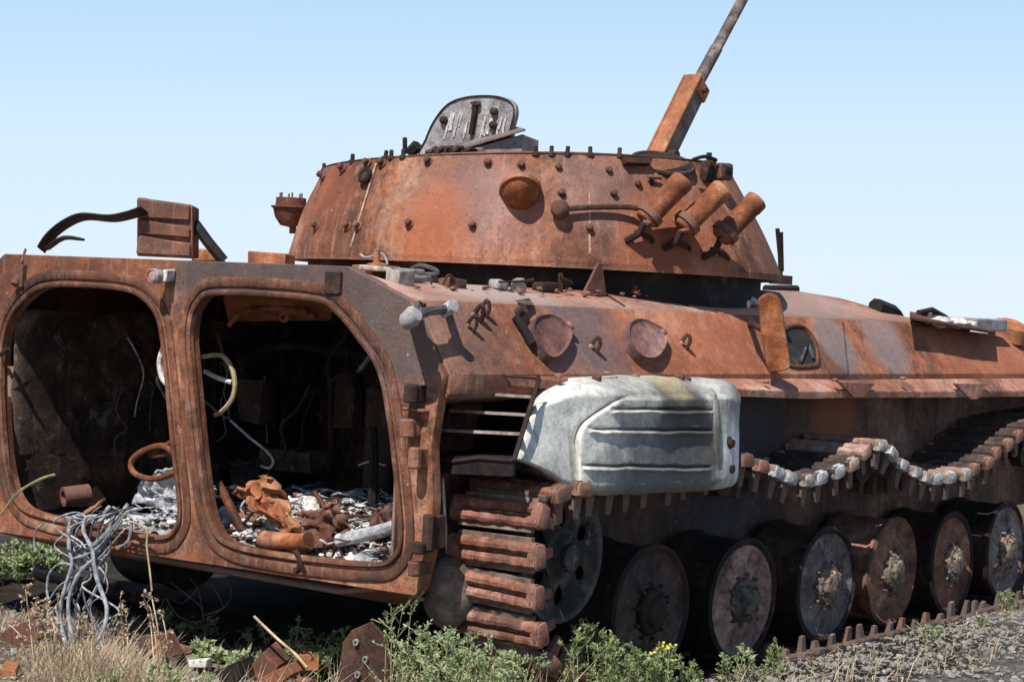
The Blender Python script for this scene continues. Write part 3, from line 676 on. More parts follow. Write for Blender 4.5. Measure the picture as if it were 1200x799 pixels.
hubs = [(764, 716), (872, 703), (970, 685), (1047, 670), (1117, 660), (1180, 645)]
tints = ['tint_dark', 'tint_brown', 'tint_bluegrey', 'tint_redbrown', 'tint_redbrown', 'tint_bluegrey']
hubm = ['dark', 'crumbdark', 'crumb', 'crumb', 'crumb', 'crumb']
drums = ['dark', 'dark', 'dark', 'tint_redbrown', 'dark', 'dark']
def set_mat(o, m):
    o.material_slots[0].link = 'OBJECT'; o.material_slots[0].material = M[m]
WHEELX = []
for i, (u, v) in enumerate(hubs):
    c = on('y', -1.53, u, v); WHEELX.append(c.x)
    q = Quaternion((0, 0, 1), R(random.uniform(-2, 2))) @ Quaternion((1, 0, 0), R(random.uniform(-2, 2))) @ Quaternion((0, 1, 0), random.uniform(0, 6))
    w_ = place('road_wheel', W1, TANK, c, q=q); set_mat(w_, drums[i])
    for me, nm, mt in ((W2, 'wheel_disc', tints[i]), (W3, 'hub', hubm[i])):
        o = bpy.data.objects.new(nm, me); col.objects.link(o); o.parent = w_; set_mat(o, mt)
for i, x in enumerate(WHEELX):       # the far side
    w_ = place('road_wheel', W1, TANK, (x, 1.53, .29), q=Quaternion((0, 0, 1), math.pi))
    for me, nm in ((W2, 'wheel_disc'), (W3, 'hub')):
        o = bpy.data.objects.new(nm, me); col.objects.link(o); o.parent = w_; set_mat(o, 'tint_dark')
# suspension arms
for s_ in (-1, 1):
    for x in WHEELX:
        MB().tube([(x, s_ * 1.30, .30), (x, s_ * 1.12, .30), (x + .3, s_ * 1.1, .46), (x + .32, s_ * 1.0, .48)], .045, 8).build('swing_arm', 'dark', TANK)
# idler wheels: dished disc with kidney-shaped holes
def idler():
    m = MB(); m.lathe([(.235, .0), (.25, .0), (.255, .02), (.25, .05), (.215, .05), (.20, .03), (.205, .012), (.225, .002), (.235, .0)], (0, 0, 0), (0, 1, 0), 48)
    m.lathe([(.085, .05), (.10, .0), (.075, -.02), (.05, -.025), (.045, -.045), (0, -.05)], (0, 0, 0), (0, 1, 0), 24)
    for k in range(6):
        a0 = 2 * math.pi * k / 6; n = 5
        def sp(a, b):
            r = .08 + .14 * a; hw = R(19) * (1 + 1.4 * (2 * a - 1) ** 2); t = a0 + hw * (2 * b - 1)
            return V((r * math.cos(t), .012 + .012 * (1 - (2 * b - 1) ** 2) * -1 + .01 * a, r * math.sin(t)))
        m.grid(sp, 8, 6)
    return m
idm = rust('idler_metal', cols=(lin(24, 24, 25), lin(38, 38, 39), lin(58, 56, 56), lin(116, 112, 108)), off=4.1, scale=7, soot=.25, ash=.35, streak=0); M['idler'] = idm; M['idlercap'] = rust('cap_metal', cols=(lin(70, 52, 46), lin(112, 92, 82), lin(140, 120, 108), lin(168, 152, 142)), off=4.9, scale=6, soot=.1, ash=.2, streak=0)
c = on('y', -1.53, 662, 652)
IC = V((.585, 0, .565))
for s_, mt in ((-1, 'idler'), (1, 'idler')):
    o = idler().build('idler_wheel', mt, None, thick=.012, smooth=40); o.parent = TANK
    o.location = V((IC.x, s_ * 1.52, IC.z)) - TANK.location
    if s_ > 0: o.rotation_euler = (0, 0, math.pi)
    MB().lathe([(0, .0), (.2, .0), (.24, .02), (.24, .04), (.08, .06), (.06, .3), (0, .3)], (0, .05, 0), (0, 1, 0), 32).build('idler_drum', 'dark', o)
# inner mud disc seen to the left of the rear track
cd_ = on('x', .18, 524, 694)
m = MB().lathe([(0, .06), (.05, .056), (.10, .036), (.128, .005), (.138, -.02), (.13, -.03), (0, -.03)], (0, 0, 0), (-.85, -.4, .05), 28)
m.v = [cd_ + V((p.x, p.y * .6, p.z)) for p in m.v]; m.build('idler_cap', 'idlercap', TANK)
MB().lathe([(0, 0), (.22, 0), (.24, .04), (.24, .2), (0, .2)], V((.62, -1.2, .56)), (0, 1, 0), 28).build('idler_inner_disc', 'dark', TANK)
MB().tube([on('x', .2, 519, 560), on('x', .2, 521, 600), on('x', .22, 524, 648)], .006, 5).build('brake_line', 'white', TANK)

# track links
def link_meshes():
    W = .40; p = MB()
    p.box((0, 0, .006), (.128, W - .06, .02))
    r = MB(); k = 14; prof = [(0, 0), (.025, 0)]
    for i in range(k + 1): prof.append((.0235 + .003 * math.sin(i * 2.4), .01 + (W - .02) * i / k))
    prof += [(.025, W), (0, W)]
    r.lathe(prof, (0, -W / 2, .016), (0, 1, 0), 10)
    b = MB().rbox((0, 0, .010), (.094, .052, .060), .022)
    h = MB(); h.hexa([V((-.017, -.009, -.105)), V((.017, -.009, -.105)), V((.017, .009, -.105)), V((-.017, .009, -.105)), V((-.028, -.014, -.01)), V((.028, -.014, -.01)), V((.028, .014, -.01)), V((-.028, .014, -.01))])
    return p, r, b, h
lp_, lr_, lb_, lh_ = link_meshes()
L1 = lp_.mesh('track_link', 'linkplate', jit=.004); L2 = lr_.mesh('link_pin', 'link', jit=.004)
L3 = lb_.mesh('link_boss', 'link', jit=.006); L4 = lh_.mesh('guide_horn', 'brownrust')
LKID = [(L2, 'pin_tube', (-.026, 0, 0), 1), (L2, 'pin_tube', (.026, 0, 0), 1), (L3, 'end_boss', (0, -.188, 0), 2), (L3, 'end_boss', (0, .188, 0), 2), (L4, 'guide_horn', (0, -.165, 0), 0), (L4, 'guide_horn', (0, .165, 0), 0)]
whole = MB(); whole.add(lp_.v, lp_.f)
for mb_, off_ in ((lr_, (-.026, 0, 0)), (lr_, (.026, 0, 0)), (lb_, (0, -.188, 0)), (lb_, (0, .188, 0))): whole.add([p + V(off_) for p in mb_.v], mb_.f)
L0 = whole.mesh('plain_track_link', 'brownrust')
rr = .30
pts = [(.60, .825), (.9, .82), (1.3, .84), (1.70, .88), (1.846, .862), (2.1, .80), (2.352, .768), (2.7, .82), (2.989, .905), (3.25, .80), (3.55, .722), (3.85, .72), (4.143, .76), (4.5, .87), (4.778, .945), (5.3, .98), (5.8, 1.0), (6.05, .98), (6.27, .88), (6.36, .68), (6.27, .47), (6.05, .33), (5.5, .08), (5.1, .0), (4.4, -.012), (3.7, -.016), (3.0, -.016), (2.3, -.02), (2.05, -.03), (1.7, -.10), (1.25, -.08), (.9, .02), (.60, .12), (.40, .185), (.305, .27), (.262, .38), (.246, .50), (.242, .62), (.248, .70), (.28, .775), (.40, .822)]
path = catmull([V((x, 0, z)) for x, z in pts], 24, True)
S = [0.0]
for a, b in zip(path, path[1:] + path[:1]): S.append(S[-1] + (b - a).length)
PITCH = S[-1] / round(S[-1] / .140); nl = round(S[-1] / PITCH); j = 0
for i in range(nl):
    s_ = i * PITCH + .05
    while S[j + 1] < s_: j += 1
    f = (s_ - S[j]) / (S[j + 1] - S[j]); A, B = path[j], path[(j + 1) % len(path)]; p = A.lerp(B, f); d = (B - A).normalized()
    # local x along the track, z outwards (left of travel on the top run is up)
    zz = V((-d.z, 0, d.x)); yy = zz.cross(d)
    mtx = Matrix((d, yy, zz)).transposed().to_quaternion()
    wob = Quaternion((0, 0, 1), R(random.uniform(-2.0, 2.0))) @ Quaternion((0, 1, 0), R(random.uniform(-5, 5)))
    topdown = (p.z > .7 and p.x > .40)
    y = -1.385 + random.uniform(-.012, .012) - .09 * max(0, min(1, (.9 - p.x) / .55))
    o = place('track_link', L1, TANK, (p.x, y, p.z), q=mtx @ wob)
    ashy = topdown and 1.95 < p.x < 4.0
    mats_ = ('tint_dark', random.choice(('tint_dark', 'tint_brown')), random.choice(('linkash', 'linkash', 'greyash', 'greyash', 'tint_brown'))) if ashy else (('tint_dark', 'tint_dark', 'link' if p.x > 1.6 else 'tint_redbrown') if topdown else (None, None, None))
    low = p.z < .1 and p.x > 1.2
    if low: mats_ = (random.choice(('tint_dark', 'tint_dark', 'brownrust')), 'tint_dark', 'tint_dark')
    if mats_[0]: set_mat(o, mats_[0])
    for me, nm, lo, mi in LKID:
        c_ = bpy.data.objects.new(nm, me); col.objects.link(c_); c_.parent = o; c_.location = lo
        if low and nm == 'guide_horn': c_.scale = (random.uniform(.7, 1.1), 1, random.uniform(.42, .9)); c_.rotation_euler = (R(random.uniform(-9, 9)), R(random.uniform(-10, 10)), 0)
        if mats_[mi]: set_mat(c_, mats_[mi])
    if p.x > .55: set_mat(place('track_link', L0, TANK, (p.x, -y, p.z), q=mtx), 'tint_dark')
# sprocket and return rollers
for s_ in (-1, 1):
    m = MB(); m.lathe([(0, -.02), (.1, -.02), (.2, 0), (.26, .0), (.26, .04), (.1, .06), (.08, .3), (.25, .32), (.25, .36), (0, .36)], (6.05, s_ * 1.53, .66), (0, -s_, 0), 32); m.build('drive_sprocket', 'dark', TANK)
    for x in (1.75, 2.99, 4.9):
        MB().lathe([(0, 0), (.075, 0), (.075, .07), (.04, .08), (.035, .45), (0, .45)], (x, s_ * 1.5, .80 if x < 5 else .86), (0, -s_, 0), 18).build('return_roller', 'dark', TANK)

# ------------------------------------------------------------------ turret
TB, TBR, TBZ = V((2.29, 0)), 1.218, 1.70
TT, TTR = V((2.2, 0)), 1.0
def ttop(a): return 2.16 + .02 * math.cos(a) - .04 * math.sin(a)
def twall(a, t):     # t 0 bottom .. 1 top
    b0 = V((TB.x + TBR * math.cos(a), TBR * math.sin(a), TBZ)); t0 = V((TT.x + TTR * math.cos(a) * (.93 if math.cos(a) > 0 else 1), TTR * math.sin(a), ttop(a)))
    p = b0.lerp(t0, t); o_ = .014 * math.sin(math.pi * t); p += V((math.cos(a), math.sin(a), 0)) * o_
    return p + V((math.cos(a), math.sin(a), 0)) * (.004 * noise.noise(V((math.cos(a) * 3, math.sin(a) * 3, t * 3))))
m = MB(); NA = 128
m.grid(lambda a, b: twall(2 * math.pi * a, b), NA, 14)
m.grid(lambda a, b: twall(2 * math.pi * a, 0) * 1.0 + V((0, 0, -.028 * b)), NA, 1, flip=True)
def under(a, b):
    p = twall(2 * math.pi * a, 0); c = V((2.29, 0, TBZ - .028)); return V((lerp(p.x, c.x, b * .35), lerp(p.y, c.y, b * .35), TBZ - .028 + .02 * b))
m.grid(under, NA, 3, flip=True)
TUR = m.build('turret', 'turret', TANK, smooth=40)
m = MB()
def troof(a, b):
    p = twall(2 * math.pi * a, 1); c = V((2.2, 0, 2.175)); q = p.lerp(c, b); q.z += .03 * math.sin(min(1, b * 3) * math.pi / 2) - (0.0 if b else .0); return q
m.grid(troof, NA, 8); m.build('turret_roof', 'turret_top', TUR, smooth=40)
m = MB(); m.tube([twall(2 * math.pi * k / 96, 1.0) for k in range(97)], .005, 6); m.build('roof_weld', 'turret', TUR)
MB().lathe([(1.12, 1.50), (1.12, 1.705), (.9, 1.72)], (2.29, 0, 0), (0, 0, 1), 64).build('turret_ring', 'soot', TANK)
def tpt(u, v, o=0.0):
    d = ray(u, v).normalized(); t = 4.5
    while t < 12:
        p = CAM + d * t; k = (p.z - TBZ) / (2.16 - TBZ)
        if -.1 < k < 1.15:
            kk = max(0, min(1.0, k)); c = TB.lerp(TT, kk); r = lerp(TBR, TTR, kk) + .014 * math.sin(math.pi * kk)
            rad = V((p.x - c.x, p.y - c.y))
            if rad.length < r:
                rd = V((rad.x, rad.y, 0)).normalized(); n = (rd + V((0, 0, .42))).normalized(); return p + n * o, n
        t += .004
    p = CAM + d * 7.5; return p, V((-.6, -.6, .4)).normalized()
bolt_m = MB().lathe([(0, -.01), (.024, -.01), (.024, .004), (.015, .006), (.015, .026), (.010, .030), (0, .030)], (0, 0, 0), (0, 0, 1), 8).mesh('bolt', 'brownrust')
nut_m = MB().lathe([(0, -.01), (.018, -.01), (.018, .004), (.010, .008), (.010, .03), (.006, .034), (0, .034)], (0, 0, 0), (0, 0, 1), 7).mesh('stud', 'dark')
for u, v in [(371, 265), (408, 265), (420, 265), (480, 262), (554, 264), (431, 191), (448, 191), (502, 189), (572, 191), (611, 194), (654, 197), (658, 227), (712, 201), (718, 228), (746, 217), (402, 197), (378, 206), (690, 268)]:
    p, n = tpt(u, v); 
    o = place('bolt', bolt_m, TUR, p, axis=n, roll=random.uniform(0, 3))
for u, v in [(380, 199), (413, 187), (449, 182), (459, 181), (474, 180), (624, 177), (644, 179), (661, 179), (690, 180), (726, 183)]:
    d_ = on('x', 1.6 + (u - 420) * .0012, u, v); 
    # stands on the roof rim
    best = min((twall(2 * math.pi * k / 180, 1.0) for k in range(180)), key=lambda p_: ((p_ - CAM).normalized() - ray(u, v).normalized()).length + (.02 if (p_ - CAM).length > 7.6 else 0))
    o = place('stud', nut_m, TUR, best, axis=(random.uniform(-.1, .1), random.uniform(-.1, .1), 1))
# lifting eye
p, n = tpt(431, 208); m = MB(); q = n.to_track_quat('Z', 'Y')
m.tube([p + n * .02 + q @ V((.03 * math.cos(k), .03 * math.sin(k), .0)) for k in [2 * math.pi * i / 14 for i in range(15)]], .011, 6)
m.cyl(p - n * .01, p + n * .025, .02); m.build('lifting_eye', 'dark', TUR)
# domed cover on the side
p, n = tpt(610, 234); m = MB(); e1 = V((.72, -.69, 0)); e1 = (e1 - n * e1.dot(n)).normalized(); e2 = n.cross(e1)
if e2.z < 0: e2 = -e2
def dome(a, b):
    th = math.pi * a; r = .085
    x_ = -math.cos(th) * r; 
    return p + e1 * x_ + e2 * (.035 - .10 * math.sin(th) * (1 - b * .15)) * 1.0 + n * (.10 * math.sin(math.pi / 2 * (1 - b)) if False else .0)
m = MB()
def dome2(a, b):     # quarter-sphere hood, flat top
    th = math.pi * a; ph = math.pi / 2 * b
    return p + e1 * (-.082 * math.cos(th)) + e2 * (.03 - .075 * math.sin(th) * math.cos(ph)) + n * (.15 * math.sin(th) * math.sin(ph) - .004)
m.grid(dome2, 20, 10)
m.build('side_dome', 'orange', TUR, smooth=60, thick=.006)
m = MB()
q0 = [p + e1 * (-.094 * math.cos(math.pi * k / 14)) + n * (.165 * math.sin(math.pi * k / 14)) + e2 * .03 for k in range(15)]
m.prism(q0, e2 * .018); m.build('dome_flange', 'orange', TUR)
# weld lines running down the wall
for a0, b0, a1, b1 in ((441, 192, 411, 290), (690, 184, 691, 298)):
    m = MB(); m.tube([tpt(lerp(a0, a1, k / 10), lerp(b0, b1, k / 10), .001)[0] for k in range(11)], .006, 5); m.build('weld_bead', 'palebead', TUR)
# long rail leading to the launchers
m = MB(); pa, na = tpt(655, 250, .04)
m.tube([pa, tpt(690, 247, .035)[0], tpt(735, 248, .045)[0], tpt(752, 258, .08)[0]], .013, 8, 3)
m.build('rail', 'brownrust', TUR)
m = MB(); m.lathe([(0, -.042), (.024, -.036), (.038, -.018), (.042, 0), (.038, .018), (.024, .036), (0, .042)], pa, (0, 0, 1), 14); m.cyl(pa, tpt(655, 250)[0], .016); m.build('rail_knob', 'brownrust', TUR)
# three smoke launchers
tubes = [((757, 256), (800, 211), -1.12), ((799, 265), (846, 221), -1.22), ((843, 277), (887, 233), -1.27)]
tubes = [((760, 254), (799, 214), -1.12), ((804, 263), (845, 224), -1.22), ((849, 274), (886, 237), -1.27)]
for (a, b, y) in tubes:
    p0, p1 = on('y', y + .04, a[0] - 5, a[1] + 5), on('y', y - .06, b[0] + 2, b[1] - 3); ax = p1 - p0; L = ax.length; r = .052
    MB().lathe([(0, -.0), (.044, -.0), (r, .01), (r, .05), (r - .003, .055), (r - .003, L - .05), (r, L - .045), (r, L - .006), (r - .006, L), (0, L - .004)], p0, ax, 22).build('smoke_launcher', 'orange', TUR, smooth=40, jit=.003)
    m = MB(); axn = ax.normalized()
    wl, n_ = tpt(a[0] - 26, a[1] + 28); wl2, n2 = tpt(a[0] + 4, a[1] + 30)
    st = p0 + axn * .0 + V((0, 0, -.01))
    m.tube([p0 + axn * .03, st, wl.lerp(st, .4) + V((0, -.03, 0)), wl], .016, 7); m.tube([st.lerp(wl, .5), wl2.lerp(st, .25), wl2], .011, 6, 3)
    m.lathe([(r + .002, .02), (r + .012, .02), (r + .012, .05), (r + .002, .05)], p0, ax, 16)
    m.rock(st + V((-.02, -.03, 0)), .026).rock(st + V((.05, -.03, 0)), .022)
    m.build('launcher_bracket', 'brownrust', TUR, jit=.004)
# hatch lid standing open: sheet with a rounded top, inner face towards the camera
hx = 2.0
lidp = catmull([on('x', hx + (q[0] - 548) * .0010, *q) for q in ((490, 182), (497, 165), (507, 143), (524, 122), (548, 113), (580, 112), (600, 119), (604, 132), (600, 150), (594, 178), (560, 184), (520, 184))], 6, True)
hn = (lidp[5] - lidp[40]).cross(lidp[20] - lidp[60]).normalized()
if hn.dot(CAM - lidp[0]) < 0: hn = -hn
m = MB(); m.prism(lidp, -hn * .045)
HL = m.build('hatch_lid', 'grey', TUR, bevel=.008)
c = sum(lidp, V()) / len(lidp); m = MB(); m.tube([c + (p_ - c) * .97 + hn * .004 for p_ in lidp] + [c + (lidp[0] - c) * .97 + hn * .004], .004, 6); m.build('lid_rim', 'brownrust', HL)
def lidpt(u, v, o=0): return onp(lidp[0] + hn * o, hn, u, v)
m = MB(); m.tube([lidpt(557, 122, .01), lidpt(556, 132, .015), lidpt(554, 145, .012), lidpt(552, 158, .01)], .014, 6, 3); m.rock(lidpt(558, 122, .01), .03); m.build('lid_latch', 'dark', HL)
for u, v in ((521, 141), (580, 131), (579, 147)):
    MB().lathe([(0, 0), (.020, 0), (.020, .02), (.010, .03), (0, .03)], lidpt(u, v), hn, 10).build('lid_bolt', 'dark', HL)
m = MB()      # splashes of pale molten residue
for u0 in (524, 527, 530, 532, 535, 538, 541, 546, 548, 566, 569, 571, 575, 577, 584, 588, 593):
    v0 = random.uniform(130, 150); vv = v0
    m.tube([lidpt(u0 + (k * -1.0), v0 + k * random.uniform(3.2, 5.5), .003) for k in range(5)], random.uniform(.004, .008), 4)
m.build('pale_residue', 'white', HL)['kind'] = 'stuff'
# slanted sight box in front of the lid
q = [on('x', 1.85, *p_) for p_ in ((536, 181), (616, 181), (613, 153), (548, 178))]
b0, b1, b2, b3 = on('x', 1.75, 545, 182), on('x', 1.95, 612, 181), on('x', 1.97, 613, 157), on('x', 1.75, 548, 176)
m = MB(); d = V((.28, .12, 0)); m.hexa([b0, b1, b1 + d, b0 + d, b3, b2, b2 + d, b3 + d]); m.build('sight_box', 'grey', TUR, bevel=.006)
m = MB(); m.hexa([on('x', 1.72, 534, 178), on('x', 1.93, 616, 153.5), on('x', 2.2, 606, 151), on('x', 2.0, 534, 170), on('x', 1.72, 534, 175), on('x', 1.93, 616, 151), on('x', 2.2, 606, 148.5), on('x', 2.0, 534, 168)]); m.build('sight_lid', 'barrel', TUR, bevel=.003)
m = MB()
for k in range(12):
    m.rock(on('x', 1.62, 502 + k * 5.4 + random.uniform(-3, 3), 176 + random.uniform(-6, 4)), random.uniform(.018, .03))
m.tube([on('x', 1.6, 475, 181), on('x', 1.6, 475, 162)], .012, 6); m.tube([on('x', 1.7, 480, 180), on('x', 1.7, 490, 170)], .03, 6)
m.build('periscope_stub', 'dark', TUR, jit=.006)['kind'] = 'stuff'
# pod on the far side of the turret
c = on('y', 1.12, 340, 262); 
m = MB().lathe([(0, -.02), (.05, -.01), (.078, .03), (.09, .075), (.10, .08), (.10, .088), (.078, .09), (.076, .13), (0, .13)], c, (0, 0, 1), 24)
for k in range(6): m.cyl(c + V((.06 * math.cos(k), .06 * math.sin(k), .13)), c + V((.06 * math.cos(k), .06 * math.sin(k), .155)), .005, n=5)
m.tube([c + V((0, 0, .05)), c + V((.14, -.16, .02))], .05, 8); m.cyl(c + V((.02, 0, -.05)), c + V((.02, 0, 0)), .018)
m.build('sight_pod', 'brownrust', TUR)
# gun: armoured sleeve, cradle plate and barrel
gy_ = -.22
g0, g1, g2, g3 = on('y', gy_, 762, 208), on('y', gy_, 776, 183), on('y', gy_, 818, 97), on('y', gy_, 868, 4)
gd = (g3 - g2).normalized()
gd2 = (g2 - g1).normalized()
m = MB(); m.lathe([(0, 0), (.03, 0), (.034, .02), (.034, .3), (.030, .32), (.029, .9), (.027, 1.1), (.034, 1.11), (.036, 1.26), (.026, 1.27), (.014, 1.25), (.013, 1.2), (0, 1.2)], g2 - gd * .04, gd, 18); m.build('gun_barrel', 'barrel', TUR)
bx_ = V((0, 1, 0)); bz = gd2.cross(bx_).normalized(); 
if bz.x > 0: bz = -bz
Lr = (g2 - g0).length
m = MB(); q = Matrix((bx_, bz, gd2)).transposed()
m.box((g0 + g2) / 2 + bz * -.01, (.085, .10, Lr), q); m.build('gun_sleeve', 'barrel', TUR, bevel=.008)
m = MB(); m.box((g0 + g2) / 2 + bz * .05 + V((0, -.005, 0)), (.10, .02, Lr * 1.01), q); m.box(g2 - gd2 * .05, (.105, .125, .09), q); m.box((g0 + g2) / 2 + V((0, .05, 0)) + bz * .03, (.014, .07, Lr), q); m.build('gun_cradle', 'orange', TUR, bevel=.008, jit=.004)
m = MB(); m.lathe([(0, 0), (.014, 0), (.014, .03), (0, .03)], g2 - gd2 * .06 + V((0, -.05, 0)), (0, -1, 0), 8); m.lathe([(0, 0), (.03, 0), (.03, .05), (0, .05)], g0.lerp(g2, .22) + V((0, -.05, 0)), (0, -1, 0), 10); m.build('sleeve_bolt', 'dark', TUR)
# mantlet opening round the gun, and front roof clutter
cc, n_ = tpt(772, 192, .015); dn_ = V((-.25, -.45, .86)).normalized(); qq = dn_.to_track_quat('Z', 'Y')
ring_ = [cc + V((.06, .03, .0)) + qq @ V((.15 * math.cos(k), .10 * math.sin(k), 0)) for k in [2 * math.pi * i / 28 for i in range(29)]]
m = MB(); m.v = ring_[:-1]; m.f = [tuple(range(28))]; m.build('mantlet_opening', 'soot', TUR, thick=.01)
m = MB(); m.tube(ring_, .012, 6); m.build('mantlet_rim', 'brownrust', TUR)
c = tpt(820, 206, .05)[0]
MB().rbox(c, (.06, .05, .10), .012).build('front_sight', 'dark', TUR, jit=.01)
MB().rbox(c + V((.07, -.02, .005)), (.11, .08, .075), .016).build('sight_housing', 'brownrust', TUR, jit=.008)
MB().rbox(c + V((.07, -.06, .008)), (.06, .015, .035), .005).build('sight_window', 'soot', TUR)
MB().tube([c + V((-.16, -.02, .04)), c + V((-.08, -.03, .06)), c + V((.0, -.04, .05))], .009, 6, 4).build('sight_cable', 'dark', TUR)
MB().tube([c + V((.0, 0, .0)), c + V((.0, .0, .085))], .014, 6).build('sight_post', 'dark', TUR)
p, n = tpt(744, 205, .01); MB().hexa([tpt(728, 196)[0], tpt(756, 197)[0], tpt(756, 197, .05)[0], tpt(728, 196, .05)[0], tpt(726, 190)[0], tpt(757, 191)[0], tpt(757, 191, .055)[0], tpt(726, 190, .055)[0]]).build('small_hood', 'orange', TUR)
p, n = tpt(761, 210, .02); MB().tube([p, p + V((0, 0, -.05))], .01, 6).cyl(p + V((-.03, 0, 0)), p + V((.03, -.03, 0)), .01).build('small_bracket', 'brownrust', TUR)
# antenna stub
c = on('y', -.35, 915, 328); m = MB(); m.box(c + V((0, 0, -.0)), (.12, .08, .05)); m.tube([c, on('y', -.35, 914, 300), on('y', -.35, 911, 268)], .013, 6); m.tube([on('y', -.36, 917, 318), on('y', -.36, 916, 272)], .009, 5); m.build('antenna_base', 'dark', TANK)
m = MB(); c = on('y', -.6, 920, 340); m.tube([c + V((-.2, 0, 0)), c + V((.12, 0, .01))], .022, 8); m.build('front_handrail', 'dark', TANK)

# ------------------------------------------------------------------ roof details
# upright vent stack at the rear, left of the turret
a0, a1, a2, a3 = on('x', .25, 160, 300), on('x', .25, 226, 303), on('x', .25, 226, 241), on('x', .25, 160, 231)
d = V((.10, .07, 0))
VS = MB().hexa([a0, a1, a1 + d, a0 + d, a3, a2, a2 + d, a3 + d]).build('vent_stack', 'brownrust', TANK, bevel=.008, jit=.01)
d2 = V((-.012, 0, 0))
for v0, v1 in ((233, 255), (257, 274), (276, 297)):
    ps = [on('x', .246, 162, v1), on('x', .246, 224, v1 + 3), on('x', .246, 224, v0 + 9), on('x', .246, 163, v0)]
    MB().prism(ps, d2).build('stack_panel', 'frame', VS, bevel=.004, jit=.008)
p0 = on('x', .3, 228, 262); MB().tube([p0, on('x', .3, 244, 284), on('x', .35, 262, 306)], .024, 6).build('stack_brace', 'black', TANK)
m = MB(); pp = [on('x', .2, *p_) for p_ in ((48, 293), (58, 278), (76, 263), (98, 254), (130, 256), (152, 252), (169, 246))]
pp = catmull(pp, 6); wv = V((.05, .02, .0))
for k, p_ in enumerate(pp): m.v += [p_ - wv * .6 + V((0, 0, .012)), p_ + wv * .6 - V((0, 0, .012))]
for k in range(len(pp) - 1): m.f.append((2 * k, 2 * k + 1, 2 * k + 3, 2 * k + 2))
m.tube([on('x', .2, 56, 290), on('x', .2, 75, 279), on('x', .2, 98, 281)], .012, 5, 3, r1=.003)
m.build('bent_strap', 'black', TANK, thick=.008)
ps = [on('x', .45, *p_) for p_ in ((290, 294), (334, 297), (334, 312), (290, 312))]; MB().prism(ps, V((.12, .06, 0))).build('roof_block', 'orange', TANK, bevel=.006)
ps = [on('x', .5, *p_) for p_ in ((224, 291), (248, 292), (252, 306), (224, 306))]; MB().prism(ps, V((.12, .06, 0))).build('roof_block', 'orange', TANK, bevel=.006)
# clutter on the rear right roof corner
m = MB(); m.box(on('x', .35, 440, 318), (.16, .12, .05)); m.cyl(on('x', .3, 442, 312), on('x', .3, 442, 292), .014); m.lathe([(0, 0), (.05, 0), (.04, .03), (0, .04)], on('x', .3, 442, 318), (0, 0, 1), 10)
m.build('filler_cap', 'orange', TANK, bevel=.004, jit=.008)
m = MB(); p0 = on('x', .22, 468, 334); m.box(p0, (.10, .07, .12)); m.box(on('x', .3, 485, 345), (.12, .09, .035)); m.box(on('x', .3, 460, 316), (.2, .16, .02)); m.build('corner_bracket', 'linkash', TANK, bevel=.006, jit=.014)
m = MB(); m.tube([on('x', .5, *p_) for p_ in ((478, 330), (480, 318), (492, 311), (510, 316), (512, 321), (498, 321))], .009, 6, 4); m.tube([on('x', .5, *p_) for p_ in ((476, 322), (494, 327), (511, 325))], .016, 6, 3); m.build('bent_handle', 'grey', TANK)
m = MB(); m.tube([on('x', .5, *p_) for p_ in ((422, 298), (430, 302), (446, 297), (452, 303), (454, 310))], .005, 5, 4); m.build('loose_wire', 'cable', TANK)
def roofpt(u, v, o=0.0):
    n = V((0, -(ZT - .052 - ZB), (YB - YA))).normalized(); n = n if n.z > 0 else -n; return onp(V((0, -YA, ZT - .052)) + n * o, n, u, v)
rg = random.Random(91); m = MB()
for k in range(46):
    u = rg.uniform(455, 900); p = on('y', -.98 - .1 * rg.random(), u, 333 + (u - 455) * .028 + rg.uniform(-2, 5)); m.rock(p - V((0, 0, .006)), rg.uniform(.006, .020), rg.uniform(.4, .8), rg)
for k in range(9):
    u = rg.uniform(480, 880); v = 330 + (u - 455) * .028; a_ = on('y', -1.0, u, v); m.tube([a_, a_ + V((rg.uniform(-.08, .08), rg.uniform(-.03, .03), rg.uniform(.0, .04))), a_ + V((rg.uniform(-.14, .14), 0, rg.uniform(-.01, .03)))], rg.uniform(.004, .009), 5, 4)
m.build('turret_gap_debris', 'brownrust', TANK, jit=.004)['kind'] = 'stuff'
for u, w_, h_, mt in ((530, .10, .05, 'brownrust'), (585, .07, .04, 'linkash'), (640, .12, .035, 'dark'), (745, .10, .04, 'brownrust'), (800, .08, .05, 'orange')):
    MB().rbox(on('y', -.96, u, 331 + (u - 455) * .028), (w_, .06, h_), .01).build('ring_bracket', mt, TANK, jit=.012)
# torn roof tabs standing up
for pts_, t in (([(592, 362), (607, 360), (609, 336), (606, 325), (600, 328)], V((.10, -.03, 0))), ([(684, 345), (711, 346), (706, 309), (702, 308)], V((.03, .06, 0)))):
    ps = [on('y', -1.0, *p_) for p_ in pts_]; MB().prism(ps, t * .35).build('torn_tab', 'roof', TANK, bevel=.003)
m = MB(); m.tube([on('y', -.95, 657, 345), on('y', -.95, 657, 320)], .012, 6); m.build('roof_stud', 'orange', TANK)
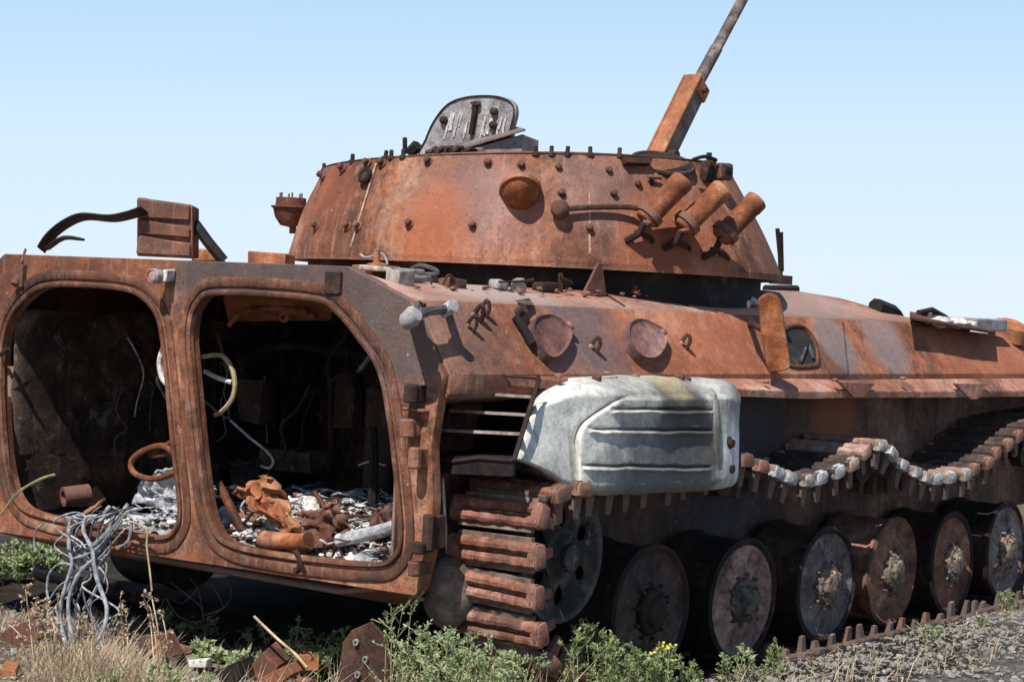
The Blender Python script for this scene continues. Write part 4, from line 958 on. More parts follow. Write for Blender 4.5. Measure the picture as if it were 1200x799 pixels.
# roof seam, slot and filler lids on the sloping edge
m = MB(); m.tube([roofpt(686, 332, .013), roofpt(705, 342, .014), roofpt(732, 359, .013)], .005, 5); m.build('roof_seam', 'dark', TANK)
for u0, v0, u1, v1 in ((604, 352, 620, 349), (785, 347, 802, 352)):
    m = MB(); m.hexa([roofpt(u0, v0, .0), roofpt(u1, v1, .0), roofpt(u1 + 6, v1 + 8, .0), roofpt(u0 + 8, v0 + 6, .0), roofpt(u0, v0, .0145), roofpt(u1, v1, .0145), roofpt(u1 + 6, v1 + 8, .0145), roofpt(u0 + 8, v0 + 6, .0145)]); m.build('roof_slot', 'soot', TANK)
c = roofpt(812, 354, .0); MB().lathe([(0, -.02), (.11, -.02), (.11, .03), (.08, .06), (.03, .08), (0, .08)], c, (0, -.4, .9), 20).build('roof_dome', 'orange', TANK)
m = MB(); c = roofpt(872, 358, .02); m.rock(c, .05).rock(c + V((.07, 0, .02)), .04); m.build('molten_lump', 'white', TANK, smooth=60)
# engine deck: overhanging grille hood, debris and dome
def eng(u, v, y=-1.25): return on('y', y, u, v)
ps = [eng(1066, 371, -1.34), eng(1166, 388, -1.37), on('y', -1.1, 1166, 383), on('y', -1.1, 1066, 365)]
MB().hexa([p_ - V((0, 0, .018)) for p_ in ps] + ps).build('grille_hood', 'brownrust', TANK, bevel=.005, jit=.008)
m = MB(); m.tube([eng(1026, 359, -1.05), eng(1044, 366, -1.05), eng(1050, 372, -1.05)], .045, 8); m.build('hood_roller', 'black', TANK)
m = MB()
for k in range(14): m.rock(eng(1074 + k * 4.5 + random.uniform(-4, 4), 373 + k * .9 + random.uniform(-4, 3), -1.2), random.uniform(.025, .055))
m.tube([eng(1076, 366, -1.2), eng(1092, 364, -1.2), eng(1108, 372, -1.2)], .016, 6); m.build('grille_debris', 'dark', TANK, jit=.01)['kind'] = 'stuff'
m = MB()
for k in range(16): m.rock(eng(1090 + k * 5 + random.uniform(-3, 3), 376 + k * .45, -1.25), random.uniform(.03, .06), .7)
m.build('grille_ash', 'white', TANK, jit=.01)['kind'] = 'stuff'
m = MB(); m.box(eng(1146, 380, -1.2), (.42, .18, .07)); m.build('vent_box', 'grey', TANK, bevel=.01, jit=.006)
MB().lathe([(0, -.05), (.11, -.05), (.11, .03), (.085, .06), (.04, .075), (0, .075)], eng(1182, 389, -1.2), (0, -.25, 1), 20).build('intake_dome', 'orange', TANK)

# ------------------------------------------------------------------ things lying in and hanging out of the doors
def thing_mesh(m, name, mat, label, cat, group=None, origin=None, **k):
    if origin is None:
        lo = V((min(p.x for p in m.v), min(p.y for p in m.v), min(p.z for p in m.v))); hi = V((max(p.x for p in m.v), max(p.y for p in m.v), max(p.z for p in m.v)))
        origin = V(((lo.x + hi.x) / 2, (lo.y + hi.y) / 2, lo.z))
    m.v = [p - origin for p in m.v]
    o = m.build(name, mat, None, **k); o.location = origin
    return tag(o, label, cat, group)
rnd = random.Random(11)
def heap(y0, y1, x0, x1, n, fn, seed):
    m = MB(); r = random.Random(seed)
    for k in range(n):
        x, y = r.uniform(x0, x1), r.uniform(y0, y1); z = fn(x, y)
        if r.random() < .86: m.rock((x, y, z), r.uniform(.006, .022) * (1 if r.random() < .9 else r.uniform(1.6, 3.0)), r.uniform(.3, 1), r)
        else:
            a = r.uniform(0, 6.3); L = r.uniform(.03, .12); p = V((max(x, .2), max(y0 + .12, min(y1 - .12, y)), z + .015)); pp = [p]
            for q in range(6):
                a += r.uniform(-1.5, 1.5); p = p + V((math.cos(a) * L * .4, math.sin(a) * L * .4, r.uniform(-.012, .014))); pp.append(p)
            m.tube(pp, r.choice((.0015, .002, .003, .0045)), 4)
    return m
hr = lambda x, y: .515 + .14 * min(1, max(0, x - .05) / .5) + .04 * noise.noise(V((x * 6, y * 6, 2))) + rnd.uniform(-.01, .012)
for mt, n_, sd_, lab in (('white', 430, 3, 'white ash and melted metal bits heaped in the right doorway'), ('greyash', 420, 4, 'grey ash clumps among the white bits in the right doorway'), ('brownrust', 420, 6, 'rusty fragments mixed into the ash of the right doorway'), ('black', 110, 7, 'charred black fragments in the ash of the right doorway')):
    m = heap(-1.1, -.13, .07, .8, n_, hr, sd_); o = thing_mesh(m, 'ash_rubble', mt, lab, 'rubble', smooth=40); o['kind'] = 'stuff'
m = MB(); m.grid(lambda a, b: V((.06 + .75 * a, -1.06 + .94 * b, hr(.06 + .75 * a, -1.06 + .94 * b) - .02)), 26, 30)
o = thing_mesh(m, 'ash_bed', 'ashdark', 'grey ash layer on the floor of the right doorway', 'ash'); o['kind'] = 'stuff'
hl = lambda x, y: .49 + .17 * max(0, 1 - (y - .09) / .34) * min(1, x / .22) + .03 * noise.noise(V((x * 7, y * 7, 5))) + rnd.uniform(-.01, .015)
for mt, n_, sd_, lab in (('greyash', 330, 5, 'blue grey ash clumps heaped against the pillar in the left doorway'), ('white', 70, 8, 'white ash bits on the heap by the pillar in the left doorway'), ('black', 30, 9, 'charred black fragments on the heap in the left doorway')):
    m = heap(.08, .56, .06, .5, n_, hl, sd_); o = thing_mesh(m, 'ash_rubble', mt, lab, 'rubble', smooth=40); o['kind'] = 'stuff'
m = MB(); m.grid(lambda a, b: V((.04 + .55 * a, .06 + .6 * b, hl(.04 + .55 * a, .06 + .6 * b) - .02)), 22, 22)
o = thing_mesh(m, 'ash_bed', 'ashdark', 'grey ash layer on the floor of the left doorway', 'ash'); o['kind'] = 'stuff'
def strip_thing(px, x, r, mat, name, label, cat, n=7, sm=4, r1=None, group=None, dx=None, wob=0.0, **k):
    pp = [on('x', x + (dx[i] if dx else 0), *p) for i, p in enumerate(px)]
    return thing_mesh(MB().tube(pp, r, n, sm, r1, wob), name, mat, label, cat, group, **k)
strip_thing([(256, 566), (272, 596), (290, 634)], .12, .017, 'orange', 'rusty_bar', 'rusty bar leaning at the left edge of the right doorway', 'bar', jit=.004)
strip_thing([(308, 631), (316, 633), (352, 634), (364, 632)], .06, .034, 'orange', 'rusty_canister', 'rounded orange rusty canister lying on the right door sill', 'canister', n=14, jit=.006)
strip_thing([(398, 633), (430, 626), (470, 613)], .10, .026, 'greyash', 'charred_pipe', 'pale charred pipe lying across ash at the right end of the doorway', 'pipe', n=10, jit=.006)
strip_thing([(368, 576), (378, 590), (386, 606)], .28, .010, 'orange', 'rusty_rod', 'thin bent rusty rod standing up from the ash', 'rod', n=6)
strip_thing([(347, 645), (352, 655), (350, 667), (345, 668)], -.045, .012, 'brownrust', 'rusty_scrap', 'small torn rusty scrap hanging over the right door sill', 'scrap', n=4, jit=.01)
# crumpled rusty sheet
def crumple(pts, x, name, mat, label, cat, amp=.05, th=.008):
    q = [on('x', x, *p) for p in pts]; m = MB()
    def f(a, b):
        p = q[0].lerp(q[1], a).lerp(q[3].lerp(q[2], a), b)
        e = nvec(p * 9) * amp * .7 + nvec(p * 34) * amp * .4; return p + V((e.x * 1.6, e.y, e.z * .8))
    m.grid(f, 16, 16); return thing_mesh(m, name, mat, label, cat, thick=th, smooth=50)
crumple([(276, 572), (318, 560), (352, 626), (308, 620)], .13, 'crumpled_sheet', 'orange', 'crumpled orange rusty sheet curling out of the ash', 'scrap metal', .075)
crumple([(358, 598), (394, 590), (402, 636), (352, 638)], .09, 'crumpled_sheet', 'brownrust', 'darker crumpled rusty sheet beside the charred pipe', 'scrap metal', .06)
crumple([(150, 585), (168, 562), (208, 548), (206, 600)], .25, 'crumpled_foil', 'greyash', 'pale blistered alloy sheet leaning on the door pillar', 'scrap metal', .05)
crumple([(430, 602), (462, 590), (466, 622), (436, 628)], .2, 'crumpled_sheet', 'brownrust', 'small dark rusty sheet behind the charred pipe at the right end', 'scrap metal', .04)
crumple([(258, 600), (284, 588), (292, 616), (264, 626)], .3, 'crumpled_foil', 'greyash', 'pale blistered alloy sheet behind the leaning rusty bar', 'scrap metal', .05)
crumple([(330, 590), (360, 584), (366, 610), (336, 612)], .45, 'crumpled_sheet', 'white', 'white ash crusted sheet in the middle of the right doorway', 'scrap metal', .05)
strip_thing([(262, 640), (280, 622), (296, 600), (312, 590)], .16, .007, 'brownrust', 'rusty_rod', 'long thin rusty rod lying across the crumpled orange sheet', 'rod', n=6)
strip_thing([(352, 618), (380, 612), (410, 604), (440, 606)], .3, .006, 'brownrust', 'rusty_rod', 'thin rusty rod lying level across the ash behind the pipe', 'rod', n=6)
strip_thing([(386, 632), (398, 612), (410, 618), (404, 634), (418, 644)], .1, .005, 'orange', 'rusty_wire', 'kinked orange wire sticking out of the ash by the charred pipe', 'wire', n=5)
crumple([(300, 595), (352, 566), (420, 575), (410, 615)], .7, 'burnt_cloth', 'bluegreyash', 'dark blue grey burnt heap deep inside the right doorway', 'burnt debris', .10)
crumple([(268, 545), (300, 535), (330, 560), (280, 580)], .75, 'burnt_box', 'black', 'charred black box remains behind the rusty sheet', 'burnt debris', .08)
# brown coil hanging by the pillar
strip_thing([(205, 532), (190, 522), (168, 528), (154, 540), (157, 554), (178, 561), (200, 556), (207, 550)], .2, .013, 'orange', 'rusty_coil', 'looped rusty band by the pillar in the left doorway', 'coil', n=8)
strip_thing([(203, 516), (190, 524), (176, 534), (204, 531)], .22, .010, 'orange', 'rusty_coil', 'smaller rusty loop above the looped band', 'coil', n=8)
c = on('x', .3, 74, 582); thing_mesh(MB().lathe([(.028, 0), (.045, 0), (.045, .12), (.028, .12), (.028, 0)], c, (.9, -.3, .1), 20), 'pipe_stub', 'brownrust', 'short dark rusty pipe stub in the left doorway', 'pipe')
crumple([(88, 608), (108, 598), (122, 584), (94, 602)], .06, 'splintered_board', 'pine', 'pale brown splinter lying under the grey cables', 'splinter', .01, .012)
# looped hose and hanging strands in the right doorway
strip_thing([(238, 418), (258, 416), (270, 428), (275, 446), (273, 465), (262, 480), (252, 486)], .18, .010, 'straw', 'burnt_hose', 'pale curved burnt hose beside the pillar in the right doorway', 'hose', n=7)
strip_thing([(255, 392), (259, 406), (264, 424), (272, 440)], .2, .007, 'orange', 'rusty_wire', 'rusty wire hanging from the roof edge in the right doorway', 'wire', n=5)
strip_thing([(240, 435), (256, 443), (272, 448)], .2, .010, 'white', 'white_pipe', 'short white pipe joined to the curved hose', 'pipe', n=7)
strip_thing([(191, 408), (187, 425), (190, 442), (196, 450)], .15, .012, 'white', 'white_hose', 'short pale hose curving behind the door pillar', 'hose', n=7)
strip_thing([(270, 492), (292, 512), (312, 528), (320, 540), (316, 548), (306, 546)], .5, .006, 'greyash', 'hanging_wire', 'thin grey wire drooping in the dark right doorway', 'wire', n=5)
strip_thing([(262, 458), (268, 490), (240, 470)], .35, .005, 'darkcable', 'hanging_wire', 'thin dark wire behind the curved hose', 'wire', n=5)
strip_thing([(420, 545), (432, 541), (452, 545)], .6, .004, 'greyash', 'bent_wire', 'fine pale wire across the dark right doorway', 'wire', n=4)
strip_thing([(0, 416), (10, 408)], -.02, .010, 'brownrust', 'door_hook', 'small rusty hook at the left door edge', 'hook', n=6)
# cables hanging out of the left door
thick = [[(112, 612), (92, 604), (82, 612), (81, 640), (84, 662), (76, 690), (70, 720), (78, 758)],
         [(150, 590), (130, 622), (112, 652), (96, 668), (84, 690), (80, 714), (86, 758)],
         [(128, 594), (118, 604), (102, 606), (98, 622), (108, 644), (112, 672), (118, 690), (125, 712), (122, 736), (108, 762)],
         [(160, 596), (138, 606), (122, 630), (108, 646), (112, 664), (114, 680)]]
for i, p in enumerate(thick):
    cb = strip_thing(p, -.06, .0085 if i < 3 else .007, 'cable', 'cable', ['leftmost thick grey cable falling straight from the left door sill', 'thick grey cable curving from the bundle down to the far left', 'thick grey cable looping furthest right and down into the grass', 'short thick grey cable crossing the middle of the bundle'][i], 'cable', n=8, sm=9, wob=.25, group='thick cables hanging from the left door', dx=[.06, .0, -.02, -.03, -.04, -.05, -.06, -.08, -.1, -.12][:len(p)])
    for q in range(3):
        k0 = rnd.randrange(0, 2); pj = [(a + rnd.uniform(-22, 18), b + rnd.uniform(-5, 5)) for a, b in p[k0:len(p) - rnd.randrange(0, 2)]]
        MB().tube([on('x', -.07 - .02 * rnd.random(), *z) - cb.location for z in pj], rnd.choice((.0028, .0035, .0045)), 5, 8, wob=.5).build('strand', ('cable', 'greyash', 'darkcable')[q % 3], cb)
thin = [[(140, 600), (120, 620), (110, 648), (92, 700), (86, 722)], [(146, 606), (126, 634), (118, 650), (122, 662), (112, 690), (98, 714)], [(120, 600), (110, 612), (104, 640), (108, 660)],
        [(86, 662), (70, 660), (58, 672), (55, 690), (57, 702)], [(86, 654), (100, 650), (116, 640), (138, 612)], [(98, 608), (88, 618), (84, 650), (90, 680)], [(124, 634), (122, 650), (120, 670), (104, 710)],
        [(132, 594), (148, 602), (154, 612), (150, 634), (140, 640)], [(114, 640), (104, 648), (96, 642), (88, 656), (92, 668)], [(108, 640), (126, 624), (150, 600), (166, 596)]]
WIREL = ['thin grey wire running straight down the middle of the cable bundle', 'thin dark wire zigzagging down through the cable bundle', 'short thin grey wire at the top of the cable bundle', 'dark wire looping out to the far left of the bundle',
         'thin grey wire crossing the bundle from left to upper right', 'thin dark wire hanging beside the leftmost thick cable', 'long thin grey wire ending low in the dry grass', 'dark wire loop at the right side of the bundle top', 'thin grey wire curled in the left half of the bundle', 'thin dark wire slanting up right into the door']
for i, p in enumerate(thin):
    strip_thing(p, -.05 - .012 * (i % 5), .0055, ('cable', 'cable', 'darkcable')[i % 3], 'wire', WIREL[i], 'wire', n=5, sm=8, wob=.6, group='thin wires hanging from the left door')
strip_thing([(140, 608), (170, 618), (172, 640), (176, 672), (178, 692)], -.08, .0045, 'straw', 'dangling_wire', 'single pale wire hanging straight down below the left door sill', 'wire', n=5, sm=6)
strip_thing([(52, 612), (42, 622), (40, 636), (42, 646)], -.05, .004, 'cable', 'dangling_wire', 'fine grey wire hooked over the left end of the door sill', 'wire', n=5, sm=5)
strip_thing([(0, 604), (20, 578), (46, 562), (64, 556)], -.3, .0055, 'stem', 'dry_stalk', 'long pale stalk leaning in from the left across the left door', 'stalk', n=5, sm=5)
strip_thing([(138, 624), (136, 640), (146, 640)], -.06, .009, 'pine', 'bent_strip', 'small bent brown strip hanging under the cable bundle', 'strip', n=4, sm=3)

# ------------------------------------------------------------------ scrap and stones on the ground
def gpt(u, v): return on('z', 0.0, u, v)
# dark pierced plate standing upright
ps = [on('x', .02, *p) for p in ((392, 815), (401, 752), (412, 738), (435, 728), (448, 742), (457, 764), (462, 815))]
m = MB(); m.prism(ps, V((.015, .004, 0)))
pl_ = thing_mesh(m, 'scrap_plate', 'darkplate', 'dark brown pointed steel plate with bolt holes standing in the weeds', 'scrap plate', bevel=.004, jit=.006)
for u, v in ((418, 752), (429, 772), (420, 790)):
    c = on('x', .016, u, v); mm = MB().lathe([(.006, 0), (.013, 0), (.013, .008), (.006, .008)], c - pl_.location, (-1, 0, 0), 12); mm.build('hole_rim', 'stone', pl_)
def chunk(pts, x, d, mat, name, label, cat, jit=.012):
    ps = [on('x', x, *p) for p in pts]; return thing_mesh(MB().prism(ps, V(d)), name, mat, label, cat, bevel=.004, jit=jit)
chunk([(342, 768), (374, 766), (373, 786), (346, 785)], .2, (.10, .04, .0), 'orange', 'rusty_block', 'orange rust flat block beside the pierced plate', 'scrap metal')
chunk([(220, 774), (242, 772), (241, 782), (221, 782)], .0, (.05, .02, .0), 'white', 'white_chip', 'small white rectangular chip on the soil', 'chip', .004)
chunk([(292, 780), (308, 764), (326, 782), (322, 792), (300, 796)], -.1, (.12, .05, .02), 'brownrust', 'rusty_scrap', 'folded brown rusty scrap right of the white chip', 'scrap metal', .02)
chunk([(250, 786), (276, 776), (284, 796), (262, 803)], -.2, (.14, .05, .0), 'black', 'burnt_scrap', 'blackened bent scrap on the soil at the bottom edge', 'scrap metal', .02)
chunk([(302, 796), (336, 778), (344, 790), (318, 806)], -.15, (.1, .03, .01), 'orange', 'rusty_scrap', 'orange rusty strip between block and folded scrap', 'scrap metal', .012)
chunk([(-8, 748), (16, 738), (34, 752), (30, 778), (-8, 786)], -.2, (.2, .1, .02), 'brownrust', 'rusty_lump', 'brown rusty lump at the left edge of the ground', 'scrap metal', .03)
chunk([(2, 782), (18, 786), (22, 806), (-4, 808)], -.6, (.1, .1, .0), 'orange', 'rusty_lump', 'small orange lump in the bottom left corner', 'scrap metal', .02)
chunk([(160, 752), (182, 748), (196, 772), (168, 780)], -.1, (.15, .06, .0), 'brownrust', 'rusty_scrap', 'brown scrap behind the dry flower stalks', 'scrap metal', .02)
chunk([(1108, 766), (1130, 758), (1160, 764), (1184, 760), (1186, 770), (1140, 776)], 3.2, (.2, -.05, .0), 'black', 'burnt_rubber', 'charred black strip lying on grey ash at the right', 'burnt debris', .03)
strip_thing([(298, 722), (325, 748), (345, 765), (360, 782)], -.1, .006, 'straw', 'dry_stalk', 'pale straight stalk leaning right in the dark below the sill', 'stalk', n=5, sm=3)
# gravel, ash crumbs and straw litter
r = random.Random(21); m = MB()
for k in range(7600):
    if k < 5000: x, y = r.gauss(3.2, 1.4), -1.62 - abs(r.gauss(0, .75))
    else: x, y = min(.25, r.gauss(-.4, .55)), r.gauss(-.1, 1.0)
    z = ground_z(x, y); s_ = r.choice((.004, .005, .006, .008, .008, .012, .018)) * r.uniform(.7, 1.3); m.rock((x, y, z + s_ * .2), s_, r.uniform(.4, .9), r)
o = m.build('gravel', 'stone', None, smooth=0); tag(o, 'pale gravel and ash crumbs strewn over the soil', 'gravel', kind='stuff')
m = MB()
for k in range(4600):
    if k < 2100: x, y = r.gauss(3.2, 1.4), -1.6 - abs(r.gauss(0, .75))
    else: x, y = min(.3, r.gauss(-.4, .55)), r.gauss(-.1, 1.0)
    z = ground_z(x, y) + r.uniform(.0, .02); a = r.uniform(0, 6.3); L = r.uniform(.015, .07); d = V((math.cos(a), math.sin(a), r.uniform(-.15, .35))) * L; s_ = V((-math.sin(a), math.cos(a), 0)) * r.uniform(.0012, .003)
    p = V((x, y, z)); q = p + d * .5 + V((0, 0, L * r.uniform(-.1, .15))); e = p + d
    n0 = len(m.v); m.v += [p - s_, p + s_, q + s_, q - s_, e]; m.f += [(n0, n0 + 1, n0 + 2, n0 + 3), (n0 + 3, n0 + 2, n0 + 4)]
o = m.build('straw_litter', 'straw', None, smooth=0); tag(o, 'short dry straw bits littered over the ash', 'straw litter', kind='stuff')

# ------------------------------------------------------------------ plants
def leaf(m, p, d, L, wd, r):
    d = d.normalized(); s_ = d.cross(V((r.uniform(-1, 1), r.uniform(-1, 1), r.uniform(.2, 1)))).normalized() * wd
    n = s_.cross(d).normalized() * (L * .18); o = len(m.v)
    m.v += [p, p + d * L * .5 + s_ + n, p + d * L, p + d * L * .5 - s_ + n]; m.f.append((o, o + 1, o + 2, o + 3))
def weed(name, label, cat, bases, tops, seed, mat='leaf', L=.022, wd=.006, dens=70, spread=.5, twigs=6, stem='stem', group=None, lean=.25):
    r = random.Random(seed); c = sum((V(b) for b in bases), V()) / len(bases); root = empty(name, (c.x, c.y, ground_z(c.x, c.y)))
    tag(root, label, cat, group); st, fo = MB(), MB()
    for b, h in zip(bases, tops):
        b = V(b); b.z = ground_z(b.x, b.y) - .01; a = r.uniform(0, 6.3); ln = V((math.cos(a), math.sin(a), 0)) * (h * lean * r.uniform(.2, 1))
        main = [b, b + V((0, 0, h * .4)) + ln * .25, b + V((0, 0, h * .75)) + ln * .6, b + V((0, 0, h)) + ln]; mp = catmull(main, 5); st.tube(mp, .003, 4, r1=.0012)
        for t in range(twigs):
            k = r.randrange(3, len(mp)); p = mp[k]; a = r.uniform(0, 6.3); up = r.uniform(.3, 1.2)
            d = V((math.cos(a), math.sin(a), up)).normalized(); tl = h * spread * r.uniform(.3, .8) * (1.15 - k / len(mp) * .7)
            q = [p, p + d * tl * .5 + V((0, 0, tl * .08)), p + d * tl + V((0, 0, tl * .05))]; st.tube(q, .0016, 3)
            for i in range(int(dens / twigs)):
                f = r.uniform(.15, 1.03); pp = q[0].lerp(q[1], f * 2) if f < .5 else q[1].lerp(q[2], f * 2 - 1)
                a2 = r.uniform(0, 6.3); leaf(fo, pp + V((r.uniform(-1, 1), r.uniform(-1, 1), r.uniform(-1, 1))) * .006, d * .8 + V((math.cos(a2), math.sin(a2), r.uniform(-.4, 1))) * .9, L * r.uniform(.5, 1.3), wd * r.uniform(.6, 1.3), r)
        for i in range(int(dens * .25)):
            p = mp[r.randrange(4, len(mp))]; a2 = r.uniform(0, 6.3); leaf(fo, p, V((math.cos(a2), math.sin(a2), r.uniform(.0, 1))), L * r.uniform(.5, 1.3), wd, r)
    st.build('stem', stem, root)['kind'] = 'stuff'; fo.build('foliage', mat, root, smooth=0)
    return root
def spread_at(ax, val, u0, u1, vtop, n, seed, jx=.12):
    # bases across a strip of ground and the heights their tips reach
    r = random.Random(seed); B, H = [], []
    for k in range(n):
        u = r.uniform(u0, u1); vv = val + r.uniform(-jx, jx); p = on(ax, vv, u, vtop(u) + abs(r.gauss(0, 14)))
        B.append((p.x, p.y, 0)); H.append(max(.05, p.z - ground_z(p.x, p.y)))
    return B, H
def dome_top(c, hw, top, drop): return lambda u: top + drop * ((u - c) / hw) ** 2
B, H = spread_at('x', -.22, 462, 616, dome_top(520, 95, 744, 30), 36, 1)
weed('leafy_weed', 'bushy bright green weed at the foot of the rear track', 'weed', B, H, 31, 'leaf2', L=.018, wd=.0042, dens=150, spread=.45, twigs=9)
B, H = spread_at('y', -1.78, 690, 822, dome_top(755, 66, 758, 26), 26, 2)
weed('leafy_weed', 'feathery green weed in front of the rearmost road wheel', 'weed', B, H, 32, 'leaf', L=.018, wd=.0045, dens=120, spread=.5, twigs=8)
B, H = spread_at('y', -1.72, 650, 740, dome_top(700, 46, 734, 34), 16, 3)
weed('leafy_weed', 'darker green weed between the track and the rearmost wheel', 'weed', B, H, 33, 'leaf', L=.02, wd=.005, dens=110, spread=.5, twigs=8)
B, H = spread_at('x', .0, 452, 500, dome_top(472, 24, 694, 40), 5, 4, .05)
weed('tall_weed', 'tall thin branching weed rising left of the rear track', 'weed', B, H, 34, 'leaf2', L=.016, wd=.005, dens=42, spread=.55, twigs=7, lean=.1)
B, H = spread_at('y', -1.85, 764, 786, dome_top(775, 12, 742, 8), 4, 5, .03)
w_ = weed('flowering_weed', 'slim weed with small yellow flowers before the dark wheel', 'weed', B, H, 35, 'leaf2', L=.016, wd=.005, dens=40, spread=.3, twigs=6, lean=.05)
m = MB(); rr_ = random.Random(8)
for b, h in zip(B, H):
    for k in range(5): m.rock(V((b[0], b[1], ground_z(b[0], b[1]) + h)) + V((rr_.uniform(-.02, .02), rr_.uniform(-.02, .02), rr_.uniform(-.03, .01))), .007, 1, rr_)
o = m.build('flower', 'yellow', w_); o['kind'] = 'stuff'
for k, (u, v) in enumerate(((852, 752), (872, 762), (912, 748), (906, 772), (1182, 690), (1150, 728), (890, 788), (1090, 742))):
    p = on('y', -1.8, u, v); q = on('y', -1.8, u, v + 3); h = max(.07, p.z - ground_z(p.x, p.y))
    bs = [(p.x + rnd.uniform(-.04, .04), p.y + rnd.uniform(-.04, .04), 0) for _ in range(4)]
    lab = ['small weed sprig before the second wheel', 'low pale sprig right of the small weed sprig', 'upright green sprig at the start of the ground track', 'short sprig on ash below the upright sprig', 'green sprig beside the last visible wheel at the right edge', 'low sprig growing by the ground track links', 'low weed at the bottom edge on grey ash', 'tiny sprig on ash below the third wheel'][k]
    weed('weed_sprig', lab, 'weed', bs, [h * rnd.uniform(.7, 1.05) for _ in bs], 50 + k, ('leaf', 'leaf2')[k % 2], L=.017, wd=.005, dens=36, spread=.4, twigs=5, group='small weeds along the right track')
B, H = spread_at('x', .1, 228, 292, dome_top(258, 34, 752, 14), 10, 6, .08)
weed('low_weed', 'low broad leaved green weed right of the dry flower stalks', 'weed', B, H, 36, 'leaf2', L=.04, wd=.010, dens=44, spread=.7, twigs=6, lean=.6)
B, H = spread_at('x', .25, 300, 400, dome_top(350, 52, 752, 18), 18, 7, .1)
weed('low_weed', 'low small leaved green weed behind the orange rusty block', 'weed', B, H, 37, 'leaf', L=.02, wd=.006, dens=60, spread=.7, twigs=6, lean=.4)
B, H = spread_at('x', -.5, 85, 260, dome_top(180, 90, 782, 10), 26, 9, .12)
weed('low_weed', 'pale green ground weed at the bottom edge among dry grass', 'weed', B, H, 38, 'leaf2', L=.022, wd=.006, dens=60, spread=.7, twigs=6, lean=.5)
# the sunlit bush beyond the far side of the hull
B, H = spread_at('y', 2.0, -10, 72, dome_top(32, 44, 634, 14), 44, 10, .2)
weed('bush', 'sunlit bush seen under the hull at the left edge', 'bush', B, H, 39, 'leaf2', L=.022, wd=.006, dens=150, spread=.45, twigs=9)
# dry grass clump
def tuft(name, label, cat, n, ax, val, u0, u1, vt, seed, mat='drygrass', wd=.0022, jx=.15, bend=.5):
    r = random.Random(seed); m = MB()
    for k in range(n):
        u = r.uniform(u0, u1); p = on(ax, val + r.uniform(-jx, jx), u, vt(u) + abs(r.gauss(0, 16))); b = V((p.x, p.y, ground_z(p.x, p.y) - .01)); h = max(.04, p.z - b.z) * r.uniform(.5, 1.05)
        a = r.uniform(0, 6.3); d = V((math.cos(a), math.sin(a), 0)) * h * r.uniform(.1, bend); s_ = V((-math.sin(a + .7), math.cos(a + .7), 0)) * wd
        o = len(m.v); q = b + V((0, 0, h * .55)) + d * .35; e = b + V((0, 0, h)) + d
        m.v += [b - s_, b + s_, q + s_ * .8, q - s_ * .8, e]; m.f += [(o, o + 1, o + 2, o + 3), (o + 3, o + 2, o + 4)]
    o = thing_mesh(m, name, mat, label, cat, smooth=0); o['kind'] = 'stuff'; return o
tuft('dry_grass_clump', 'thick dry tan grass clump at the lower left under the cables', 'dry grass', 2600, 'x', -.35, 18, 205, dome_top(112, 95, 736, 34), 61, jx=.25, bend=1.0)
tuft('dry_grass_clump', 'sparse dry grass between the scrap pieces left of the pierced plate', 'dry grass', 500, 'x', -.25, 190, 400, lambda u: 774, 62, jx=.2, bend=1.2)
tuft('dry_grass_clump', 'thin dry grass mixed into the weed by the rear track', 'dry grass', 300, 'x', -.2, 460, 640, lambda u: 752, 63, jx=.15, bend=.9)
tuft('dry_grass_clump', 'wispy dry grass in the shade line under the left door', 'dry grass', 420, 'x', .1, 0, 150, lambda u: 704, 64, jx=.25, bend=1.1)
tuft('dry_grass_clump', 'short dry grass along the edge of the grey ash at the right', 'dry grass', 420, 'y', -1.95, 860, 1200, lambda u: 772 - (u - 860) * .14, 65, jx=.3, bend=1.3)
tuft('dry_grass_clump', 'loose dry stems standing in the shade under the right door', 'dry grass', 260, 'x', .28, 150, 470, lambda u: 738, 66, jx=.15, bend=1.3, wd=.0016)
B, H = spread_at('x', .45, 180, 460, lambda u: 728 + 10 * math.sin(u * .07), 26, 12, .12)
weed('low_weed', 'dull green weed straggling in the shadow below the right door', 'weed', B, H, 41, 'leaf', L=.02, wd=.006, dens=46, spread=.7, twigs=6, lean=.6)
rq = random.Random(19); m = MB()
for k in range(60): m.rock((rq.uniform(.0, .8), rq.uniform(-1.0, 1.2), rq.uniform(0, .03)), rq.uniform(.012, .05), rq.uniform(.3, .7), rq)
tag(m.build('rust_flakes', 'brownrust', None, smooth=0), 'rusty flakes and lumps scattered under the rear of the hull', kind='stuff')
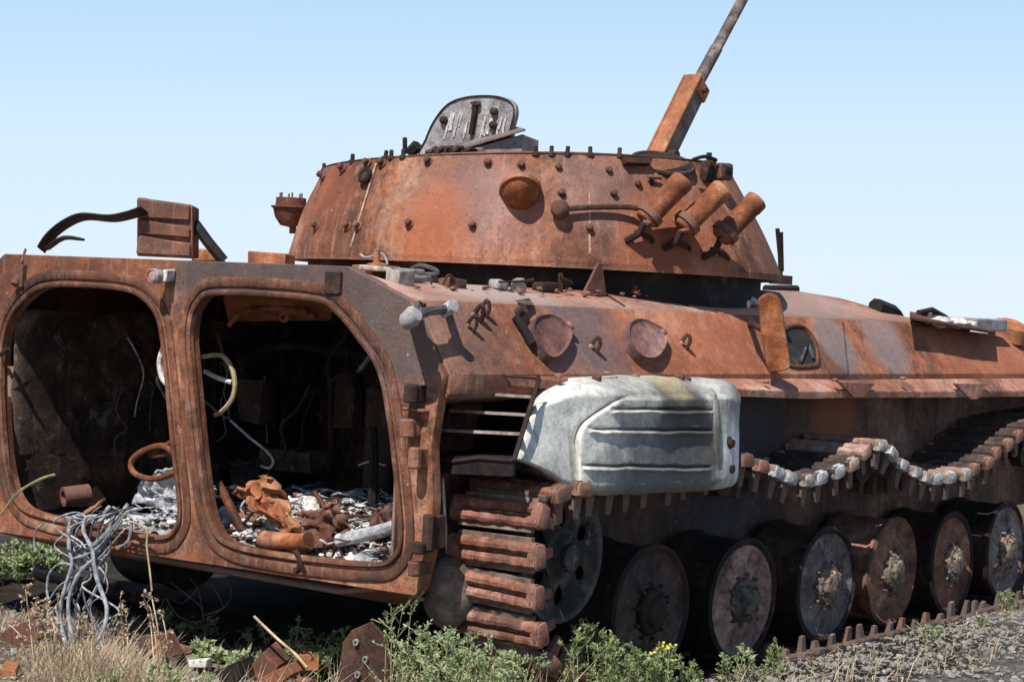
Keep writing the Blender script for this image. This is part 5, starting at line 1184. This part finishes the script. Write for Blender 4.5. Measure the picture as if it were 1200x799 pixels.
# dried flower stalks with pale seed heads
def stalks(label, px, x, seed, heads=7, r0=.0024, group='dried flower stalks on the left'):
    r = random.Random(seed); st, sd_ = MB(), MB(); base = None
    for path_ in px:
        pp = catmull([on('x', x + r.uniform(-.05, .05), *p) for p in path_], 6); pp[0].z = ground_z(pp[0].x, pp[0].y) - .01 if pp[0].z < .3 else pp[0].z
        base = base or pp[0].copy(); st.tube(pp, r0, 4)
        for k in range(heads):
            p = pp[len(pp) - 1 - r.randrange(0, int(len(pp) * .7))] if k else pp[-1]; d = V((r.uniform(-1, 1), r.uniform(-1, 1), r.uniform(-.2, 1)))
            q = p + d * .018; st.tube([p, q], .0012, 3)
            for z in range(6): leaf(sd_, q, V((r.uniform(-1, 1), r.uniform(-1, 1), r.uniform(-.5, 1))), .014 * r.uniform(.6, 1.4), .006, r)
    root = empty('dried_flower', base); tag(root, label, 'dried flower', group); st.build('stem', 'straw', root)['kind'] = 'stuff'; sd_.build('seed_head', 'seed', root, smooth=0)['kind'] = 'stuff'
stalks('pair of dry stalks right of the cables', [[(145, 760), (143, 730), (141, 700)], [(150, 762), (149, 738), (147, 716)]], -.25, 71)
stalks('tall dry stalks bending over below the pillar', [[(184, 806), (180, 768), (176, 728), (168, 698)], [(194, 806), (190, 770), (184, 730), (178, 700)], [(202, 806), (199, 774), (195, 744), (190, 720)], [(188, 800), (184, 760), (177, 716), (172, 706)]], -.4, 72, 6)
stalks('cluster of pale dry flower heads at the far left', [[(40, 780), (36, 740), (30, 690)], [(30, 780), (44, 740), (42, 704)], [(60, 780), (52, 740), (40, 716)], [(20, 780), (26, 750), (12, 732)], [(66, 780), (60, 744), (55, 702)]], -.45, 73, 12)
stalks('dry flower stalks standing among the cables', [[(74, 780), (70, 742), (68, 702)], [(96, 780), (96, 750), (94, 722)], [(108, 780), (108, 752), (110, 728)], [(62, 780), (64, 740), (58, 716)]], -.5, 74, 8)
# dead branches in the shade under the hull
m = MB(); r = random.Random(81)
for px in ([(240, 752), (238, 720), (232, 690), (222, 676)], [(240, 720), (262, 712), (272, 694), (264, 678)], [(232, 690), (214, 706), (196, 700), (186, 716)], [(238, 712), (216, 694), (200, 682)], [(262, 712), (252, 690), (240, 682)], [(196, 702), (210, 722), (236, 728), (262, 712)]):
    m.tube([on('x', .25 + r.uniform(-.05, .05), *p) for p in px], .0045, 5, 4, r1=.002)
thing_mesh(m, 'dead_branch', 'twig', 'bare dark branch tangle in the shade below the right door sill', 'branch')
